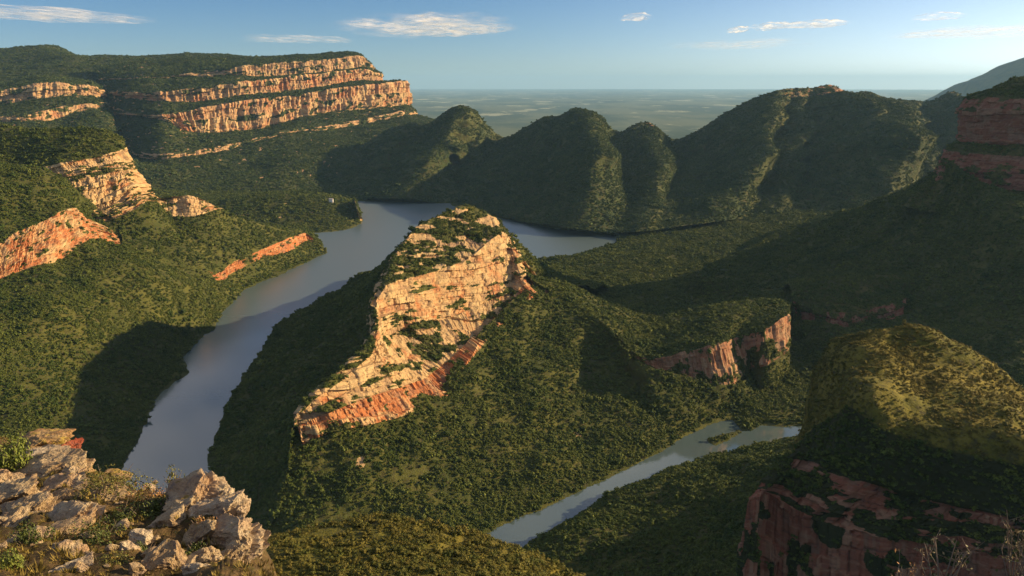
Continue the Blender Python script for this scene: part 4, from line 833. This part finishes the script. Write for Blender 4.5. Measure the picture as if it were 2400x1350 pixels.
def tube(V, Fc, pts, r0, r1, sides=5):
    pts = np.array(pts, float); b0 = len(V); n = len(pts)
    for i, p in enumerate(pts):
        t = pts[min(i + 1, n - 1)] - pts[max(i - 1, 0)]; t /= np.linalg.norm(t)
        a = np.cross(t, (0.3, 0.9, 0.2)); a /= np.linalg.norm(a); c = np.cross(t, a); r = r0 + (r1 - r0) * i / (n - 1)
        for k in range(sides): V.append(p + (a * math.cos(6.283 * k / sides) + c * math.sin(6.283 * k / sides)) * r)
    for i in range(n - 1):
        for k in range(sides):
            Fc.append((b0 + i * sides + k, b0 + i * sides + (k + 1) % sides, b0 + (i + 1) * sides + (k + 1) % sides, b0 + (i + 1) * sides + k))
bk = MatB('twig_bark'); bk.lk(bk.mix(bk.noise(bk.coord(), 12, 3), (0.10, 0.075, 0.055), (0.26, 0.21, 0.17)), bk.b.inputs['Base Color'])
def shrub_leaf(name, a, b_):
    b = MatB(name); n = b.noise(b.coord(), 6, 3); b.lk(b.mix(b.rng(n, 0.35, 0.65), a, b_), b.b.inputs['Base Color']); b.b.inputs['Roughness'].default_value = 0.6; b.b.inputs['Specular IOR Level'].default_value = 0.3
    return b.m
M_SH = [shrub_leaf('dark_shrub_leaves', (0.035, 0.055, 0.010), (0.10, 0.125, 0.024)), shrub_leaf('bright_shrub_leaves', (0.09, 0.13, 0.018), (0.20, 0.23, 0.04)),
        shrub_leaf('olive_shrub_leaves', (0.075, 0.085, 0.014), (0.16, 0.15, 0.03)), shrub_leaf('pale_leaves', (0.12, 0.11, 0.05), (0.26, 0.20, 0.10)), shrub_leaf('rusty_leaves', (0.36, 0.15, 0.05), (0.42, 0.26, 0.10))]
def shrub(u0, v0, u1, v1, d, mat, lab, seed, nleaf=1500, leaf=0.055, name='shrub'):
    c = P((u0 + u1) / 2, v1, d); k = math.sqrt(((c - (0, 0, H)) ** 2).sum()) / F
    w, h = (u1 - u0) * k / 2 * 1.2, (v1 - v0) * k * 1.15
    root = empty(name, c); tag(root, lab, 'shrub', None, 'thing')
    f = leaf_cloud('foliage', nleaf, leaf / max(w, 0.3) * 1.0, M_SH[mat], seed, 11, 1.0, False)
    for v in f.data.vertices: v.co.x *= w * 0.85; v.co.y *= w * 0.8; v.co.z *= h * 0.72
    COL.objects.link(f); f.parent = root
    V, Fc = [], []; rg = np.random.default_rng(seed)
    for i in range(9):
        a = rg.uniform(0, 6.28); e = np.array((math.cos(a) * w * 0.7, math.sin(a) * w * 0.6, h * rg.uniform(0.5, 0.95)))
        tube(V, Fc, [(0, 0, -0.25), e * (0.3, 0.3, 0.45), e], 0.035, 0.008)
    mesh_obj('stem', np.array(V), np.array(Fc), bk.m, root)
    return root
for i, a in enumerate([
    (-12, 1030, 60, 1112, 43, 1, 'bright green shrub growing against the lichen topped bedrock', 1500, 0.07),
    (188, 1112, 326, 1192, 37.5, 2, 'round olive shrub filling the notch between the two outcrops', 2600, 0.06),
    (226, 1190, 330, 1262, 33, 0, 'dark green shrub below the round olive shrub', 1900, 0.055),
    (310, 1186, 398, 1250, 33.5, 0, 'dark shrub beside the tilted pinkish slab', 1700, 0.055),
    (186, 1236, 282, 1306, 30, 0, 'dark spreading shrub behind the white four sided stone', 1800, 0.05),
    (300, 1276, 372, 1330, 28.6, 0, 'dark shrub between the white stone and the diagonal slab', 1500, 0.05),
    (208, 1308, 300, 1372, 26.4, 2, 'olive shrub in front of the white four sided stone', 1700, 0.05),
    (-14, 1306, 66, 1378, 26, 1, 'bright leafy shrub in front of the rounded pink boulder', 1700, 0.05),
    (30, 1240, 100, 1300, 29, 0, 'small dark shrub beside the triangular boulder', 1300, 0.05),
    (440, 1272, 492, 1318, 28.4, 0, 'small dark shrub rooted in the pale jutting outcrop', 900, 0.05),
    (386, 1112, 434, 1158, 36.5, 2, 'wispy small shrub on the rim beside the jutting outcrop', 420, 0.05),
    (330, 1148, 400, 1196, 36, 4, 'rust coloured dry bush behind the tilted pinkish slab', 900, 0.05),
    (450, 1216, 500, 1262, 30.6, 4, 'dry orange tuft growing on the pale jutting outcrop', 500, 0.045)]):
    shrub(*a[:7], 900 + i, a[7], a[8])
# dry grass between the stones
gz = lV[:, 1]; gk = np.ones(len(lV)) * np.clip(0.6 + 1.2 * fbm(lV / 2.0, 2, 91), 0, 1)
scatter_on(lV, lF, gk, lambda d: 0.2 + 0 * d, lambda d: 0.36 + 0 * d, 'grass', 'dry_grass', ledge)

# rim under the right hand corner, carrying twiggy shrubs
r0 = np.array([P(u, 1400, 15) for u in (1980, 2080, 2200, 2320, 2450, 2600)]) + np.array((0, 0, -0.35)); r1_ = shifted(r0, 0, -6, 1.2); r2_ = shifted(r0, 0, 1.2, -5); r3_ = shifted(r2_, 0, 8, -80)
loft('ledge', [r3_, r2_, r0, r1_], [V_(4), V_(6), V_(20)], 40, 'lower rim of the viewpoint carrying the twiggy dry shrubs', 'ledge', mat=gb.m, veg_amp=0.25, veg_scale=1.5, seed=73, forest=None)
def twiggy(u, vtop, d, wpx, seed, mats, lab, nb=9, leaves=60):
    base = P(u, 1405, d); k = d / F * 1.15; h = (1405 - vtop) * k; w = wpx * k
    root = empty('dry_shrub', base + np.array((0, 0, -0.3))); tag(root, lab, 'shrub', None, 'thing')
    rg = np.random.default_rng(seed); V, Fc, LV, LF = [], [], [], []
    for i in range(nb):
        a = rg.uniform(-1, 1); e = np.array((a * w, rg.uniform(-0.5, 0.5) * w, h * rg.uniform(0.55, 1.05) + 0.3)); m_ = e * (0.35, 0.35, 0.5) + rg.normal(0, 0.04, 3)
        tube(V, Fc, [(0, 0, 0), m_, e], 0.022, 0.006)
        for s in range(3):
            t = rg.uniform(0.45, 0.95); b0_ = m_ + (e - m_) * t; e2 = b0_ + rg.normal(0, 0.16, 3) + (0, 0, 0.12); tube(V, Fc, [b0_, (b0_ + e2) / 2 + rg.normal(0, 0.01, 3), e2], 0.009, 0.003, 4)
            for l in range(leaves // nb // 3 + 1):
                q = b0_ + (e2 - b0_) * rg.uniform(0.3, 1.1) + rg.normal(0, 0.03, 3); nrm = rg.normal(0, 1, 3); nrm /= np.linalg.norm(nrm); t1_ = np.cross(nrm, rg.normal(0, 1, 3)); t1_ /= np.linalg.norm(t1_); t2_ = np.cross(nrm, t1_); s_ = rg.uniform(0.02, 0.045); j = len(LV)
                LV += [q - t1_ * s_, q + t2_ * s_ * 0.5, q + t1_ * s_, q - t2_ * s_ * 0.5]; LF.append((j, j + 1, j + 2, j + 3))
    mesh_obj('stem', np.array(V), np.array(Fc), bk.m, root); o = mesh_obj('foliage', np.array(LV), np.array(LF), M_SH[mats], root, False)
twiggy(2205, 1255, 14, 55, 31, 3, 'bare twiggy shrub with a few pale leaves', 10, 60)
twiggy(2375, 1195, 14.5, 75, 37, 3, 'taller pale leaved shrub with white twigs', 16, 330)
twiggy(2415, 1260, 13.5, 60, 39, 2, 'olive leaved shrub behind the taller pale leaved one', 12, 200)
twiggy(2120, 1335, 14, 40, 35, 4, 'low rusty leaved shrub beside the bare twigs', 8, 60)

# small white building on the wooded peninsula
bwm = MatB('white_render'); bwm.b.inputs['Base Color'].default_value = (0.75, 0.73, 0.7, 1); bwr = MatB('grey_roof'); bwr.b.inputs['Base Color'].default_value = (0.35, 0.33, 0.32, 1)
hc = P(776, 470, 3990); hw, hd, hh = 9.0, 6.0, 7.0
house = empty('building', hc); tag(house, 'tiny white building among the trees of the low peninsula', 'building', None, 'thing')
hv_ = np.array([(x, y, z) for z in (-14, hh) for x, y in ((-hw, -hd), (hw, -hd), (hw, hd), (-hw, hd))] , float)
mesh_obj('wall', hv_, np.array([(0, 1, 5, 4), (1, 2, 6, 5), (2, 3, 7, 6), (3, 0, 4, 7)]), bwm.m, house, False)
rv_ = np.array([(-hw - 1, -hd - 1, hh - 0.3), (hw + 1, -hd - 1, hh - 0.3), (hw + 1, 0, hh + 4), (-hw - 1, 0, hh + 4), (hw + 1, hd + 1, hh - 0.3), (-hw - 1, hd + 1, hh - 0.3)], float)
mesh_obj('roof', rv_, np.array([(0, 1, 2, 3), (3, 2, 4, 5), (0, 5, 4, 1)]), bwr.m, house, False)
for sx in (-1, 1): mesh_obj('gable', np.array([(sx * hw, -hd, hh), (sx * hw, hd, hh), (sx * hw, 0, hh + 3.6)], float), np.array([(0, 1, 2)]), bwm.m, house, False)

# ------------------------------------------------------------------ wispy clouds over the plain
cb = MatB('cloud_wisp'); ccx = cb.coord(); 
cn = cb.noise(cb.coord('Object', (1, 0.45, 1)), 0.0011, 6, 0.62)
ca = cb.math('MULTIPLY', cb.rng(cn, 0.30, 0.80), cb.attr('body'), True)
tr = cb.n.new('ShaderNodeBsdfTransparent'); df = cb.n.new('ShaderNodeBsdfDiffuse'); tl = cb.n.new('ShaderNodeBsdfTranslucent'); ad = cb.n.new('ShaderNodeAddShader'); mx = cb.n.new('ShaderNodeMixShader')
df.inputs['Color'].default_value = (0.9, 0.88, 0.88, 1); tl.inputs['Color'].default_value = (0.9, 0.88, 0.88, 1)
sn = cb.n.new('ShaderNodeCombineXYZ')
for i_, x_ in enumerate(SUN_DIR): sn.inputs[i_].default_value = x_
cb.lk(sn.outputs[0], df.inputs['Normal']); cb.lk(sn.outputs[0], tl.inputs['Normal'])
cb.lk(df.outputs[0], ad.inputs[0]); cb.lk(tl.outputs[0], ad.inputs[1]); cb.lk(ca, mx.inputs[0]); cb.lk(tr.outputs[0], mx.inputs[1]); cb.lk(ad.outputs[0], mx.inputs[2]); cb.lk(mx.outputs[0], cb.out.inputs['Surface'])
CLOUD_Z = 3600.0
def cloud(u0, u1, v, thick_px, lab, body, seed, tilt=0.0):
    c = P((u0 + u1) / 2, v, z=CLOUD_Z); k = c[1] / F; hw = (u1 - u0) / 2 * k
    el = (c[2] - H) / c[1]; deep = thick_px / 2 * k / max(el, 0.02)
    nx, ny = 60, 24; V, at, Fc = [], [], []
    for s in (1, -1):
        for j in range(ny + 1):
            for i in range(nx + 1):
                x, y = i / nx * 2 - 1, j / ny * 2 - 1
                n_ = fbm(st(x * 2.2 + seed, y * 1.6, seed * 1.7), 4, seed); r2 = x * x + y * y + n_ * 0.9
                b_ = float(np.clip(1 - r2, 0, 1)); V.append((x * hw, (y * deep + x * tilt * deep), s * (20 + 130 * b_))); at.append(body * 0.75 * sstep(0.0, 1.0, b_))
    for s in (0, 1):
        for j in range(ny):
            for i in range(nx):
                q = s * (nx + 1) * (ny + 1) + j * (nx + 1) + i; Fc.append((q, q + 1, q + nx + 2, q + nx + 1))
    o = mesh_obj('cloud', np.array(V), np.array(Fc), cb.m, None, True, {'body': np.array(at)}); o.location = c
    tag(o, lab, 'cloud', None, 'thing'); return o
cloud(790, 1210, 66, 52, 'longest wispy cloud streak with feathered end', 0.9, 3, -0.25)
cloud(-60, 285, 34, 40, 'pinkish cloud streak above the dark plateau', 0.8, 5, 0.2)
cloud(560, 830, 92, 16, 'thin faint cloud streak above the mesa', 0.5, 7)
cloud(1840, 1985, 57, 14, 'short bright white cloud streak', 1.0, 9)
cloud(1765, 1850, 61, 12, 'small white cloud dash beside the short bright streak', 0.9, 11)
cloud(1705, 1750, 70, 9, 'tiny cloud speck beside two small white streaks', 0.9, 13)
cloud(1455, 1530, 40, 11, 'small faint cloud dash standing alone', 0.7, 15)
cloud(2090, 2480, 76, 34, 'broad pale cloud veil above the rock tower', 0.7, 17)
cloud(1560, 1900, 104, 22, 'faint cloud veil above the broad mountain', 0.45, 19)
cloud(2150, 2250, 38, 12, 'small faint cloud above the broad pale veil', 0.5, 21)


# ------------------------------------------------------------------ haze: one closed box of thin air
def box(name, lo, hi, mat):
    V = np.array([(x, y, z) for x in (lo[0], hi[0]) for y in (lo[1], hi[1]) for z in (lo[2], hi[2])], float)
    return mesh_obj(name, V, np.array([(0, 1, 3, 2), (4, 6, 7, 5), (0, 4, 5, 1), (2, 3, 7, 6), (0, 2, 6, 4), (1, 5, 7, 3)]), mat, None, False)
hm = bpy.data.materials.new('haze_air'); hm.use_nodes = True; hn = hm.node_tree.nodes; hn.remove(hn['Principled BSDF'])
hv = hn.new('ShaderNodeVolumePrincipled'); hv.inputs['Color'].default_value = (0.36, 0.66, 1.0, 1); hv.inputs['Density'].default_value = 1.05e-5; hv.inputs['Anisotropy'].default_value = 0.15
hm.node_tree.links.new(hv.outputs[0], hn['Material Output'].inputs['Volume'])
haze = box('haze', (-152000, -152000, -345), (152000, 152000, 1750), hm)
tag(haze, 'thin blue air haze filling the canyon and the plain', 'haze', None, 'stuff')
print('instances', N_INST, 'tris', sum(len(o.data.polygons) * 2 for o in SC.objects if o.type == 'MESH'))
